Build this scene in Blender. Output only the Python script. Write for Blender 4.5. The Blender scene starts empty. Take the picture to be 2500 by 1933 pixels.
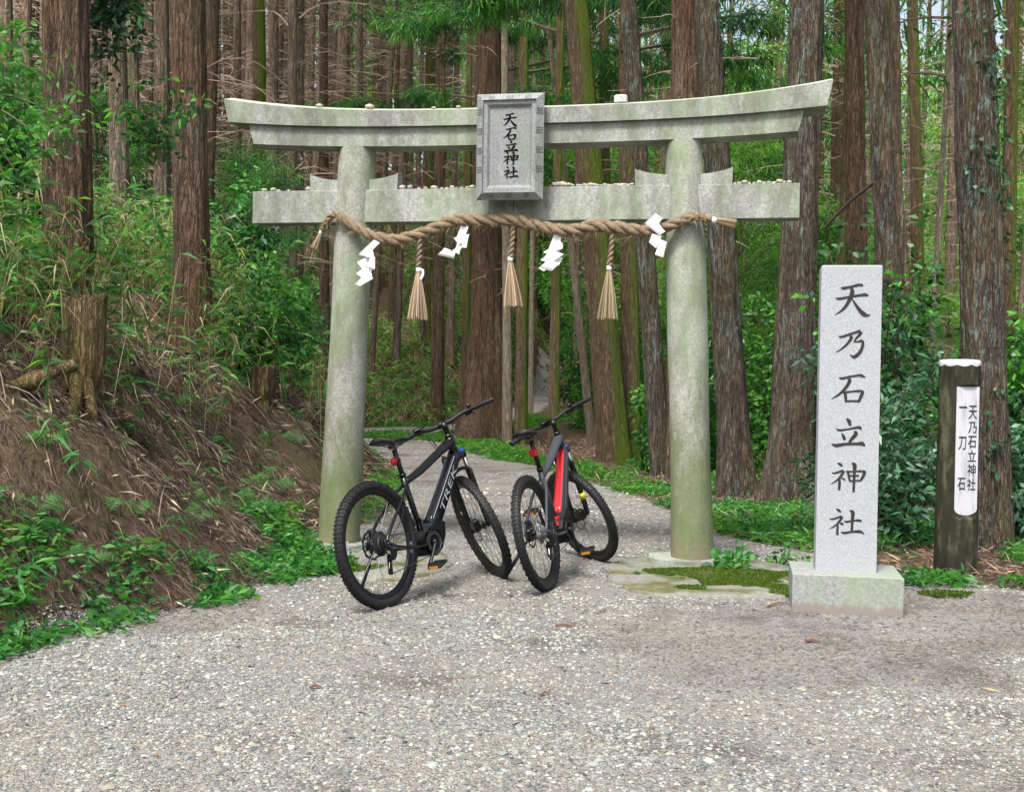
import bpy, bmesh, math, random
import numpy as np
from mathutils import Vector, Matrix
R_ = math.radians
rng = np.random.default_rng(7)
random.seed(7)
scene = bpy.context.scene
COL = scene.collection

# ------------------------------------------------------------------ camera, sky, sun, exposure
CF, CPIT, CROLL, CH = 2883.56, 0.0213, 0.0149, 1.3828        # focal length in pixels of a 2500 px wide frame, pitch, roll, eye height
cam_d = bpy.data.cameras.new('camera')
cam = bpy.data.objects.new('camera', cam_d); COL.objects.link(cam)
cam_d.sensor_fit = 'HORIZONTAL'; cam_d.sensor_width = 36.0
cam_d.lens = 36.0*CF/2500; cam_d.clip_start = 0.05; cam_d.clip_end = 600
_cp, _sp = math.cos(CPIT), math.sin(CPIT)
_fw = np.array([0, _cp, -_sp]); _up = np.array([0, _sp, _cp]); _rt = np.array([1., 0, 0])
_r2 = _rt*math.cos(CROLL)+_up*math.sin(CROLL); _u2 = -_rt*math.sin(CROLL)+_up*math.cos(CROLL)
cam.matrix_world = Matrix(((_r2[0], _u2[0], -_fw[0], 0), (_r2[1], _u2[1], -_fw[1], 0), (_r2[2], _u2[2], -_fw[2], CH), (0, 0, 0, 1)))
scene.camera = cam
SUN_EL, SUN_AZ = R_(58), R_(205)      # azimuth clockwise from +Y (view direction): behind the camera, a little to its left
w = bpy.data.worlds.new('World'); scene.world = w; w.use_nodes = True
nt = w.node_tree; nt.nodes.clear()
sky = nt.nodes.new('ShaderNodeTexSky'); sky.sky_type = 'NISHITA'; sky.sun_disc = False
sky.sun_elevation = SUN_EL; sky.sun_rotation = SUN_AZ; sky.dust_density = 4.0; sky.ozone_density = 0.6; sky.air_density = 1.0
bg = nt.nodes.new('ShaderNodeBackground'); bg.inputs['Strength'].default_value = 0.115
wo = nt.nodes.new('ShaderNodeOutputWorld')
hs = nt.nodes.new('ShaderNodeHueSaturation'); hs.inputs['Saturation'].default_value = .62      # thin overcast
nt.links.new(sky.outputs[0], hs.inputs['Color']); nt.links.new(hs.outputs[0], bg.inputs['Color']); nt.links.new(bg.outputs[0], wo.inputs['Surface'])
sl = bpy.data.lights.new('sun', 'SUN'); sl.energy = 2.3; sl.angle = R_(14); sl.color = (1.0, 0.965, 0.92)
so = bpy.data.objects.new('sun', sl); COL.objects.link(so)
_sd = Vector((math.sin(SUN_AZ)*math.cos(SUN_EL), math.cos(SUN_AZ)*math.cos(SUN_EL), math.sin(SUN_EL)))
so.rotation_euler = _sd.to_track_quat('Z', 'Y').to_euler(); so.location = (0, -10, 30)
scene.view_settings.view_transform = 'Standard'; scene.view_settings.look = 'None'
scene.view_settings.exposure = 1.3; scene.view_settings.gamma = 1.0
scene.cycles.max_bounces = 8; scene.cycles.diffuse_bounces = 6; scene.cycles.glossy_bounces = 2
scene.cycles.transmission_bounces = 3; scene.cycles.transparent_max_bounces = 4
scene.cycles.caustics_reflective = False; scene.cycles.caustics_refractive = False
scene.cycles.use_adaptive_sampling = True; scene.cycles.adaptive_threshold = 0.02
try: scene.cycles.use_denoising = True
except Exception: pass

# ------------------------------------------------------------------ helpers
def ray(px, py):
    return _fw + _r2*(px-1250)/CF - _u2*(py-966.5)/CF
def hash3(i, j, k, s=0):
    n = (i*374761393 + j*668265263 + k*2147483647 + s*1274126177) & 0xffffffff
    n = ((n ^ (n >> 13))*1274126177) & 0xffffffff
    n = (n ^ (n >> 16)) & 0xffffffff
    return n/4294967295.0
def vnoise(x, y, z=0.0, s=0):
    x = np.asarray(x, float); y = np.asarray(y, float)+0*x; z = np.asarray(z, float)+0*x
    xi, yi, zi = np.floor(x).astype(np.int64), np.floor(y).astype(np.int64), np.floor(z).astype(np.int64)
    fx, fy, fz = x-xi, y-yi, z-zi
    fx, fy, fz = [f*f*(3-2*f) for f in (fx, fy, fz)]
    def L(a, b, t): return a+(b-a)*t
    c = {}
    for a in (0, 1):
        for b in (0, 1):
            for d in (0, 1): c[a, b, d] = hash3(xi+a, yi+b, zi+d, s)
    return L(L(L(c[0,0,0], c[1,0,0], fx), L(c[0,1,0], c[1,1,0], fx), fy), L(L(c[0,0,1], c[1,0,1], fx), L(c[0,1,1], c[1,1,1], fx), fy), fz)*2-1
def fbm(x, y, z=0.0, s=0, o=3):
    r = 0; a = 1.
    for k in range(o):
        r = r+a*vnoise(np.asarray(x)*2**k, np.asarray(y)*2**k, np.asarray(z)*2**k, s+k); a *= .5
    return r
def sstep(a, b, x):
    t = np.clip((np.asarray(x, float)-a)/(b-a), 0, 1); return t*t*(3-2*t)
def tag(o, label=None, cat=None, group=None, kind=None):
    if label: o['label'] = label
    if cat: o['category'] = cat
    if group: o['group'] = group
    if kind: o['kind'] = kind
    return o
def mesh_data(name, V, F, mat=None, col=None, smooth=True):
    """V (n,3); F: list of integer arrays, each (m,k)."""
    V = np.asarray(V, np.float32)
    if not isinstance(F, (list, tuple)): F = [F]
    F = [np.asarray(f, np.int32) for f in F if len(f)]
    me = bpy.data.meshes.new(name)
    me.vertices.add(len(V)); me.vertices.foreach_set('co', V.ravel())
    idx = np.concatenate([f.ravel() for f in F]); cnt = np.concatenate([np.full(len(f), f.shape[1], np.int32) for f in F])
    st = np.concatenate([[0], np.cumsum(cnt)[:-1]]).astype(np.int32)
    me.loops.add(len(idx)); me.loops.foreach_set('vertex_index', idx)
    me.polygons.add(len(cnt)); me.polygons.foreach_set('loop_start', st)
    try: me.polygons.foreach_set('loop_total', cnt)
    except Exception: pass
    me.polygons.foreach_set('use_smooth', np.full(len(cnt), smooth, bool))
    if col is not None:
        a = me.attributes.new('col', 'FLOAT_COLOR', 'POINT')
        c = np.ones((len(V), 4), np.float32); c[:, :3] = col
        a.data.foreach_set('color', c.ravel())
    me.update(calc_edges=True); me.validate()
    if mat: me.materials.append(mat)
    return me
def obj(name, me, parent=None, loc=None):
    o = bpy.data.objects.new(name, me); COL.objects.link(o)
    if parent is not None: o.parent = parent
    if loc is not None: o.location = loc
    return o
def empty(name, loc=(0, 0, 0), rz=0):
    o = bpy.data.objects.new(name, None); COL.objects.link(o); o.location = loc; o.rotation_euler = (0, 0, rz)
    o.empty_display_size = .1
    return o
class MB:
    """collects verts and faces of one mesh"""
    def __init__(s): s.V = []; s.F = {}; s.n = 0; s.C = []
    def add(s, V, F, col=None):
        V = np.asarray(V, float).reshape(-1, 3)
        for f in (F if isinstance(F, (list, tuple)) and len(F) and isinstance(F[0], np.ndarray) and F[0].ndim == 2 else [np.asarray(F)]):
            if len(f): s.F.setdefault(f.shape[1], []).append(f+s.n)
        s.V.append(V); s.n += len(V)
        s.C.append(np.tile(col if col is not None else (1, 1, 1), (len(V), 1)) if col is None or np.ndim(col) == 1 else col)
        return s
    def data(s, name, mat=None, smooth=False, col=False, X=None):
        V = np.concatenate(s.V)
        if X is not None: V = V@X[0].T+X[1]
        return mesh_data(name, V, [np.concatenate(v) for v in s.F.values()], mat, np.concatenate(s.C) if col else None, smooth)
    def build(s, name, mat, parent=None, smooth=False, col=False, X=None):
        return obj(name, s.data(name, mat, smooth, col, X), parent)
def box(m, x0, x1, y0, y1, z0, z1, Rm=None, o=None, col=None, bev=0.0):
    b = bev
    if b <= 0:
        V = np.array([[x, y, z] for z in (z0, z1) for y in (y0, y1) for x in (x0, x1)], float)
        F = np.array([[0, 2, 3, 1], [4, 5, 7, 6], [0, 1, 5, 4], [2, 6, 7, 3], [0, 4, 6, 2], [1, 3, 7, 5]])
    else:
        def rg(bx, z): return [[x0+bx+b, y0+bx, z], [x1-bx-b, y0+bx, z], [x1-bx, y0+bx+b, z], [x1-bx, y1-bx-b, z], [x1-bx-b, y1-bx, z], [x0+bx+b, y1-bx, z], [x0+bx, y1-bx-b, z], [x0+bx, y0+bx+b, z]]
        V = np.array(rg(b, z0)+rg(0, z0+b)+rg(0, z1-b)+rg(b, z1), float)
        F4 = np.array([[8*k+i, 8*k+(i+1) % 8, 8*k+8+(i+1) % 8, 8*k+8+i] for k in range(3) for i in range(8)])
        F8 = np.array([[7, 6, 5, 4, 3, 2, 1, 0], [24, 25, 26, 27, 28, 29, 30, 31]])
        F = [F4, F8]
    if Rm is not None: V = V@np.asarray(Rm).T
    if o is not None: V = V+np.asarray(o)
    m.add(V, F, col); return m
def frames(P):
    P = np.asarray(P, float); T = np.gradient(P, axis=0); T /= np.linalg.norm(T, axis=1)[:, None]+1e-12
    a = np.array([0, 0, 1.]) if abs(T[0][2]) < .9 else np.array([1., 0, 0])
    N = np.zeros_like(P); n = a-T[0]*(a@T[0]); n /= np.linalg.norm(n); N[0] = n
    for i in range(1, len(P)):
        n = n-T[i]*(n@T[i]); n /= np.linalg.norm(n)+1e-12; N[i] = n
    return T, N, np.cross(T, N)
def spline(P, n):
    P = np.asarray(P, float); m = len(P)
    if m < 3: t = np.linspace(0, 1, n)[:, None]; return P[0]*(1-t)+P[-1]*t
    Q = np.vstack([2*P[0]-P[1], P, 2*P[-1]-P[-2]]); out = []
    for u in np.linspace(0, m-1-1e-9, n):
        i = int(u); t = u-i; a, b, c, d = Q[i:i+4]
        out.append(.5*((2*b)+(c-a)*t+(2*a-5*b+4*c-d)*t*t+(3*b-a-3*c+d)*t**3))
    return np.array(out)
def tube(m, P, r, seg=10, caps=True, ry=None, col=None, up=None):
    P = np.asarray(P, float); n = len(P); r = np.broadcast_to(np.asarray(r, float), (n,)); q = r if ry is None else np.broadcast_to(np.asarray(ry, float), (n,))
    T, N, B = frames(P)
    if up is not None:
        B = np.cross(T, np.asarray(up, float)); B /= np.linalg.norm(B, axis=1)[:, None]; N = np.cross(B, T)
    a = np.linspace(0, 2*np.pi, seg, endpoint=False)
    V = (P[:, None]+N[:, None]*(r[:, None]*np.cos(a))[..., None]+B[:, None]*(q[:, None]*np.sin(a))[..., None]).reshape(-1, 3)
    i = np.arange(n-1)[:, None]*seg; j = np.arange(seg)[None]; k = (j+1) % seg
    F = np.stack([i+j, i+k, i+seg+k, i+seg+j], -1).reshape(-1, 4)
    Fs = [F]
    if caps: Fs.append(np.array([list(range(seg))[::-1], list(range((n-1)*seg, n*seg))]))
    m.add(V, Fs, col); return m
def lathe(m, prof, c, axis='y', seg=32, col=None, closed=False):
    """prof: list of (offset along axis, radius)"""
    prof = np.array(prof, float); n = len(prof); a = np.linspace(0, 2*np.pi, seg, endpoint=False)
    A = np.repeat(prof[:, 0], seg); Rr = np.repeat(prof[:, 1], seg); ca, sa = np.tile(np.cos(a), n), np.tile(np.sin(a), n)
    if axis == 'y': V = np.stack([Rr*ca, A, Rr*sa], 1)
    elif axis == 'x': V = np.stack([A, Rr*ca, Rr*sa], 1)
    else: V = np.stack([Rr*ca, Rr*sa, A], 1)
    kk = n if closed else n-1
    i = np.arange(kk)[:, None]*seg; i2 = ((np.arange(kk)[:, None]+1) % n)*seg; j = np.arange(seg)[None]; k = (j+1) % seg
    F = np.stack([i+j, i+k, i2+k, i2+j], -1).reshape(-1, 4)
    m.add(V+np.asarray(c, float), [F], col); return m
def prism(m, poly, y0, y1, axes=(0, 2, 1), col=None):
    """extrude polygon (list of 2D) lying in axes[0],axes[1] along axes[2]"""
    p = np.array(poly, float); n = len(p); V = np.zeros((2*n, 3))
    V[:n, axes[0]] = V[n:, axes[0]] = p[:, 0]; V[:n, axes[1]] = V[n:, axes[1]] = p[:, 1]; V[:n, axes[2]] = y0; V[n:, axes[2]] = y1
    F4 = np.array([[i, (i+1) % n, n+(i+1) % n, n+i] for i in range(n)])
    m.add(V, [F4, np.array([list(range(n))[::-1], list(range(n, 2*n))])], col); return m

# ------------------------------------------------------------------ materials
def mat(name, color=(.5, .5, .5), rough=.6, metal=0., spec=.5):
    M = bpy.data.materials.new(name); M.use_nodes = True
    b = M.node_tree.nodes['Principled BSDF']
    b.inputs['Base Color'].default_value = (*color, 1); b.inputs['Roughness'].default_value = rough
    b.inputs['Metallic'].default_value = metal; b.inputs['Specular IOR Level'].default_value = spec
    return M
class NB:
    def __init__(s, M): s.t = M.node_tree; s.b = s.t.nodes.get('Principled BSDF')
    def n(s, typ, **k):
        o = s.t.nodes.new(typ)
        for a, v in k.items():
            if a.startswith('i_'):
                key = a[2:]; key = int(key) if key.isdigit() else key.replace('_', ' ')
                o.inputs[key].default_value = v
            else: setattr(o, a, v)
        return o
    def l(s, a, b): s.t.links.new(a, b)
    def coord(s, scale=(1, 1, 1), kind='Object'):
        c = s.n('ShaderNodeTexCoord'); m = s.n('ShaderNodeMapping'); m.inputs['Scale'].default_value = scale
        s.l(c.outputs[kind], m.inputs['Vector']); return m.outputs[0]
    def noise(s, vec, scale, detail=3, rough=.55):
        o = s.n('ShaderNodeTexNoise'); o.inputs['Scale'].default_value = scale; o.inputs['Detail'].default_value = detail; o.inputs['Roughness'].default_value = rough
        s.l(vec, o.inputs['Vector']); return o.outputs['Fac']
    def ramp(s, fac, stops):
        o = s.n('ShaderNodeValToRGB'); e = o.color_ramp.elements
        while len(e) < len(stops): e.new(.5)
        for k, (p, c) in zip(e, stops): k.position = p; k.color = (*c, 1) if len(c) == 3 else c
        s.l(fac, o.inputs['Fac']); return o.outputs['Color']
    def mix(s, f, a, b, mode='MIX'):
        o = s.n('ShaderNodeMix', data_type='RGBA', blend_type=mode)
        for v, i in ((f, 0), (a, 6), (b, 7)):
            if hasattr(v, 'links'): s.l(v, o.inputs[i])
            else: o.inputs[i].default_value = v if i == 0 else (*v, 1)
        return o.outputs[2]
    def math(s, op, a, b=0.):
        o = s.n('ShaderNodeMath', operation=op)
        for v, i in ((a, 0), (b, 1)):
            if hasattr(v, 'links'): s.l(v, o.inputs[i])
            else: o.inputs[i].default_value = v
        return o.outputs[0]
    def bump(s, h, dist, strength=1.):
        o = s.n('ShaderNodeBump'); o.inputs['Distance'].default_value = dist; o.inputs['Strength'].default_value = strength
        s.l(h, o.inputs['Height']); s.l(o.outputs[0], s.b.inputs['Normal'])
    def color(s, c): s.l(c, s.b.inputs['Base Color'])
def bw(a, b): return [(a, (0, 0, 0)), (b, (1, 1, 1))]
def leaf_mat(name, rough=.45, trans=.52, spec=.4):
    M = mat(name, rough=rough, spec=spec); k = NB(M)
    a = k.n('ShaderNodeAttribute', attribute_name='col').outputs['Color']
    oi = k.n('ShaderNodeObjectInfo').outputs['Random']
    f = k.math('ADD', k.math('MULTIPLY', oi, .5), .75)
    c = k.mix(1., a, k.n('ShaderNodeCombineColor').outputs[0], 'MULTIPLY')
    cc = c.node.inputs[7].links[0].from_node
    k.l(f, cc.inputs[0]); k.l(k.math('ADD', k.math('MULTIPLY', oi, .3), .85), cc.inputs[1]); k.l(f, cc.inputs[2])
    k.color(c)
    out = k.t.nodes['Material Output']
    if trans > 0:
        tr = k.n('ShaderNodeBsdfTranslucent'); k.l(k.mix(1., c, (1.25, 1.3, .7), 'MULTIPLY'), tr.inputs['Color'])
        mx = k.n('ShaderNodeMixShader'); mx.inputs[0].default_value = trans
        k.l(k.b.outputs[0], mx.inputs[1]); k.l(tr.outputs[0], mx.inputs[2]); k.l(mx.outputs[0], out.inputs['Surface'])
    return M
M_leaf = leaf_mat('foliage'); M_gloss = leaf_mat('glossy_foliage', .4, .25, .4); M_litter = leaf_mat('dry_litter', .8, .0, .2)
M_pebble = leaf_mat('pebble_stone', .75, 0., .3)

def stone_mat(name, base=(.40, .41, .38), green=.6, dark=.5, speck=1., streak=True):
    M = mat(name, rough=.85, spec=.25); k = NB(M)
    o = k.coord(); g = k.noise(o, 230, 2, .7); g2 = k.noise(o, 110, 3, .7)
    g3 = k.noise(o, 60 if speck > .5 else 150, 3, .8); c = k.mix(k.ramp(k.math('ADD', k.math('MULTIPLY', g, .5), k.math('MULTIPLY', g3, .5)), bw(.42, .6)), tuple(b*(.55+.26*(1-speck)) for b in base), tuple(min(1, b*1.28) for b in base))
    c = k.mix(k.math('MULTIPLY', k.ramp(g2, bw(.55, .7)), .35*speck), c, tuple(b*.45 for b in base))
    st = k.coord((1, 1, .35)); a = k.noise(st, 3.2, 5, .65)
    c = k.mix(k.math('MULTIPLY', k.ramp(a, bw(.42, .62)), green), c, (.21, .285, .15))
    d = k.noise(st, 2.1, 6, .7)
    c = k.mix(k.math('MULTIPLY', k.ramp(d, bw(.47, .66)), dark), c, (.085, .078, .062)); d3 = k.noise(st, 6.5, 5, .7); c = k.mix(k.math('MULTIPLY', k.ramp(d3, bw(.48, .62)), dark*.6), c, (.11, .10, .08))
    e = k.noise(k.coord((1, 1, .6)), 12, 6, .75)
    c = k.mix(k.math('MULTIPLY', k.ramp(e, bw(.54, .66)), .6*dark+.05), c, (.40, .42, .40))
    k.color(c); k.bump(k.math('ADD', g, k.math('MULTIPLY', d, .6)), .003, .4)
    return M
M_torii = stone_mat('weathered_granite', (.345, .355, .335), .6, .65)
M_torii_top = stone_mat('pale_stone_top', (.48, .50, .40), .5, .1)  # paler, less stained colour for the sloping top faces of the lintel
M_plaque = stone_mat('grey_plaque_granite', (.25, .26, .275), .25, .35)
M_mon = stone_mat('pale_granite', (.315, .333, .348), .0, .0, .0)
def monument_base_mat():
    M = stone_mat('pale_granite_base', (.27, .28, .275), .5, .0, .6); k = NB(M)
    src = k.b.inputs['Base Color'].links[0].from_socket
    g = k.n('ShaderNodeTexCoord').outputs['Object']; sx = k.n('ShaderNodeSeparateXYZ'); k.l(g, sx.inputs[0])
    n = k.noise(k.coord((1, 1, .15)), 28, 4, .7); h = k.math('SUBTRACT', k.math('MULTIPLY', n, .13), sx.outputs[2])
    c = k.mix(k.ramp(k.math('ADD', h, .49), bw(.485, .515)), src, (.22, .185, .165)); k.color(c)   # mud splashed up from the gravel
    return M
M_monbase = monument_base_mat()
def pillar_mat():
    M = stone_mat('mossy_pillar_granite', (.335, .34, .30), .75, .6); k = NB(M)
    src = k.b.inputs['Base Color'].links[0].from_socket
    g = k.n('ShaderNodeTexCoord').outputs['Object']; sx = k.n('ShaderNodeSeparateXYZ'); k.l(g, sx.inputs[0])
    n = k.noise(k.coord((1, 1, .3)), 7, 6, .75); h = k.math('SUBTRACT', k.math('MULTIPLY', n, 2.2), k.math('ADD', k.math('MULTIPLY', sx.outputs[2], .50), .22))
    c = k.mix(k.math('MULTIPLY', k.ramp(h, bw(.28, .62)), .68), src, (.10, .13, .035))
    c = k.mix(k.math('MULTIPLY', k.ramp(k.math('SUBTRACT', k.math('MULTIPLY', n, .5), sx.outputs[2]), bw(.02, .22)), .55), c, (.2, .15, .1)); k.color(c)
    return M
M_pillar = pillar_mat()
def bark_mat(name, dark, light, lichen=None, lf=0., moss=0.):
    M = mat(name, rough=.9, spec=.15); k = NB(M)
    o = k.coord((1, 1, .09)); r = k.noise(o, 34, 5, .7); r2 = k.noise(k.coord((1, 1, .16)), 9, 4, .6)
    h = k.math('ADD', k.math('MULTIPLY', r, .75), k.math('MULTIPLY', r2, .45))
    hue = k.noise(k.coord((1, 1, .22)), 3.5, 4); lc_ = k.mix(k.ramp(hue, bw(.4, .6)), light, tuple(a*b for a, b in zip(light, (.92, .76, .68))))
    c = k.mix(k.ramp(h, bw(.44, .70)), tuple(a*1.6 for a in dark), lc_)
    f1 = k.noise(k.coord((1, 1, .07)), 55, 3, .6); crack = k.math('ABSOLUTE', k.math('SUBTRACT', f1, .5))
    f2 = k.noise(k.coord((1, 1, .16)), 26, 4, .6); crack2 = k.math('ABSOLUTE', k.math('SUBTRACT', f2, .52))
    cr = k.math('MINIMUM', k.math('MULTIPLY', crack, 1.6), crack2); c = k.mix(k.math('ADD', k.math('MULTIPLY', k.ramp(cr, bw(.002, .05)), .8), .2), dark, c)
    h = k.math('ADD', h, k.math('MULTIPLY', k.math('MINIMUM', cr, .08), 5.))
    oi = k.n('ShaderNodeObjectInfo').outputs['Random']
    if lichen:
        q = k.noise(k.coord((1, 1, .22)), 26, 5, .85); q2 = k.noise(k.coord((1, 1, .5)), 2.2, 2)
        c = k.mix(k.math('MULTIPLY', k.math('MULTIPLY', k.ramp(q, bw(.52, .62)), k.ramp(q2, bw(.35, .6))), lf), c, lichen)
    if moss > 0:
        q = k.noise(k.coord((1, 1, .25)), 3.0, 5, .6); sx = k.n('ShaderNodeSeparateXYZ'); k.l(k.n('ShaderNodeNewGeometry').outputs['Normal'], sx.inputs[0])
        q = k.math('ADD', q, k.math('MULTIPLY', sx.outputs[0], .42 if moss > .5 else .05))
        c = k.mix(k.math('MULTIPLY', k.ramp(q, bw(.45, .70)), moss), c, k.mix(r, (.045, .07, .008), (.17, .24, .03)))
    f = k.math('ADD', k.math('MULTIPLY', oi, .35), .82); cc = k.n('ShaderNodeCombineColor')
    for i in range(3): k.l(f, cc.inputs[i])
    c = k.mix(1., c, cc.outputs[0], 'MULTIPLY'); k.color(c); k.bump(h, .035, 1.)
    return M
M_bark = bark_mat('red_brown_bark', (.028, .018, .013), (.25, .168, .115), (.24, .25, .19), .35, .12)
M_bark_grey = bark_mat('plantation_bark', (.055, .042, .032), (.36, .28, .21), (.26, .27, .2), .3, .15)
M_bark_lichen = bark_mat('lichened_bark', (.026, .02, .016), (.20, .158, .122), (.22, .34, .31), .95, .15)
M_bark_moss = bark_mat('mossy_bark', (.05, .036, .02), (.22, .16, .10), (.2, .24, .14), .3, .95)
M_bark_pale = bark_mat('pale_bark', (.13, .10, .07), (.42, .37, .29), (.4, .45, .38), .5, .15)
M_twig = mat('dead_twig', (.26, .195, .15), .9, 0, .1)
M_limb = mat('limb_bark', (.11, .085, .06), .9, 0, .1)
M_stem = mat('green_stem', (.06, .09, .03), .7)
M_deadwood = bark_mat('rotting_stump_wood', (.03, .02, .012), (.27, .20, .115), (.14, .15, .06), .5, .25)

# ------------------------------------------------------------------ terrain
FOOT = np.array([[0, -4.6], [3, -3.6], [4.5, -2.95], [5.66, -2.42], [6.84, -1.76], [7.6, -1.52], [8.6, -1.62], [9.6, -1.62], [11.1, -1.2], [14, -1.38], [16.3, -1.72], [18, -2.1], [19.6, -2.7], [21, -4.2], [23, -9], [26, -16], [30, -26]])
FOOT2 = np.array([[-30, 25.5], [-12, 26.6], [-4, 27.6], [-2, 29.0], [-1.0, 30.5], [0, 35], [1, 40], [3, 44], [6, 46], [30, 46]])
def terrain(x, y):
    x = np.asarray(x, float); y = np.asarray(y, float)
    u = np.interp(y, FOOT[:, 0], FOOT[:, 1])+.09*vnoise(x*0, y*1.3, s=3)-x
    fade = 1-sstep(18.5, 23, y)
    up = np.clip(u, 0, None)
    b = np.where(up < 2.15, .86*up, 1.85+.27*(up-2.15))
    b = b-.25*np.exp(-((up-2.15)/.5)**2)*.3
    b = np.where(u > 0, b*(1-np.exp(-up/.12)), 0)*(fade+.0)
    b = b+sstep(.15, 1.0, up)*fade*(.17*fbm(x*1.1, y*1.1, s=11)+.10*fbm(x*2.8, y*2.8, s=12)-.10*abs(vnoise(x*2.1, y*2.1, s=14)))
    y2 = np.interp(x, FOOT2[:, 0], FOOT2[:, 1]); t = np.clip(y-y2, 0, None)
    sl = np.interp(x, [-5, -1, 1.5, 6], [.62, .6, .22, .12])
    h2 = np.where(t < 9, sl*t, sl*9+(.24*np.clip(t-9, 0, 28)+.06*np.clip(t-37, 0, None))*sstep(.0, .6, sl))+sstep(0, 3, t)*.25*fbm(x*.35, y*.35, s=21)
    base = np.clip(y-25, 0, None)*.05*sstep(-2, 0, x)*(1-sstep(2.5, 6, x)*.7)
    rs = sstep(3.3, 6, x)*(-.06)*np.clip(y-9, 0, 12)
    rough = sstep(3.0, 5, x)*.06*fbm(x*.8, y*.8, s=31)+.006*fbm(x*2, y*2, s=33)
    return np.maximum(b, h2)+base+rs+rough
def hit(px, py):
    d = ray(px, py); t = 2.0
    while t < 140:
        p = d*t
        if CH+p[2] < float(terrain(p[0], p[1])): break
        t += .05
    p = d*t; return np.array([p[0], p[1], float(terrain(p[0], p[1]))])
def at_d(px, py, dist):
    d = ray(px, py); return d*(dist/d[1])+np.array([0, 0, CH])

# region of open gravel: forecourt, then the path through the gate that swings left behind the bank
def edge_l(y): return np.interp(y, FOOT[:, 0], FOOT[:, 1])
EDGE_R = np.array([[0, 40], [6.9, 40], [7.2, 5.0], [7.7, 3.3], [8.1, 2.95], [9.2, 2.45], [9.9, 2.1], [11.7, 1.62], [13.8, 1.34], [15.1, .93], [17.4, .45], [18.1, -.07], [18.6, -.35], [21.8, -.98], [22.6, -1.4], [24.5, -2.4], [25.6, -1.2], [27, -.2], [29, .35], [32, .9], [35, 1.2], [38, 1.3], [44, 1.9]])
def gravel_mask(x, y):
    """>0 inside"""
    n = .10*fbm(x*2.2, y*2.2, s=41, o=4)
    y2 = np.interp(x, FOOT2[:, 0], FOOT2[:, 1])
    left = np.where(y < 20.5, x-edge_l(y)+.04, 9)
    far = np.where(x < .3, (y2-.5)-y, 9)
    pl = np.where(y > 28.8, x-np.interp(y, [28, 30, 33, 38, 44], [-3, -.5, .15, .55, 1.0]), 9)
    right = np.interp(y, EDGE_R[:, 0], EDGE_R[:, 1])-x
    patch = np.hypot((x+2.1)/.9, (y-24.2)/1.0)*.9-.9          # island of grass round the slender tree
    return np.minimum.reduce([left, far, right, patch, pl, 44-y+0*x])+n
# ------------------------------------------------------------------ ground sheets
def grid(xs, ys, zf):
    X, Y = np.meshgrid(xs, ys); V = np.stack([X, Y, zf(X, Y)], -1).reshape(-1, 3)
    nx, ny = len(xs), len(ys); i = np.arange(ny-1)[:, None]*nx; j = np.arange(nx-1)[None]
    return V, np.stack([i+j, i+j+1, i+nx+j+1, i+nx+j], -1).reshape(-1, 4)
def graded(a, b, s0, g, smax):
    o = [a]; s = s0
    while o[-1] < b: o.append(o[-1]+s); s = min(s*g, smax)
    return np.array(o)
xr = graded(0, 160, .05, 1.02, 5); xs = np.concatenate([-xr[:0:-1], xr]); ys = np.concatenate([[-60, -40, -20, -10, -5, -2, 0, 1.5], graded(2.5, 230, .06, 1.012, 5)])
V, F = grid(xs, ys, terrain)
def soil_mat():
    M = mat('forest_soil', rough=.95, spec=.1); k = NB(M); o = k.coord()
    a = k.noise(o, 1.4, 5, .65); b = k.noise(o, 22, 5, .75); c4 = k.noise(o, 90, 3, .7)
    c = k.ramp(b, [(.3, (.045, .03, .02)), (.55, (.12, .08, .055)), (.75, (.22, .16, .11))])
    c = k.mix(k.math('MULTIPLY', k.ramp(a, bw(.5, .68)), .5), c, (.06, .085, .02))
    c = k.mix(k.math('MULTIPLY', k.ramp(c4, bw(.62, .7)), .5), c, (.33, .27, .19))
    k.color(c); k.bump(k.math('ADD', b, k.math('MULTIPLY', c4, .5)), .03)
    return M
ground = obj('ground', mesh_data('ground', V, F, soil_mat())); tag(ground, kind='structure')
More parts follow.
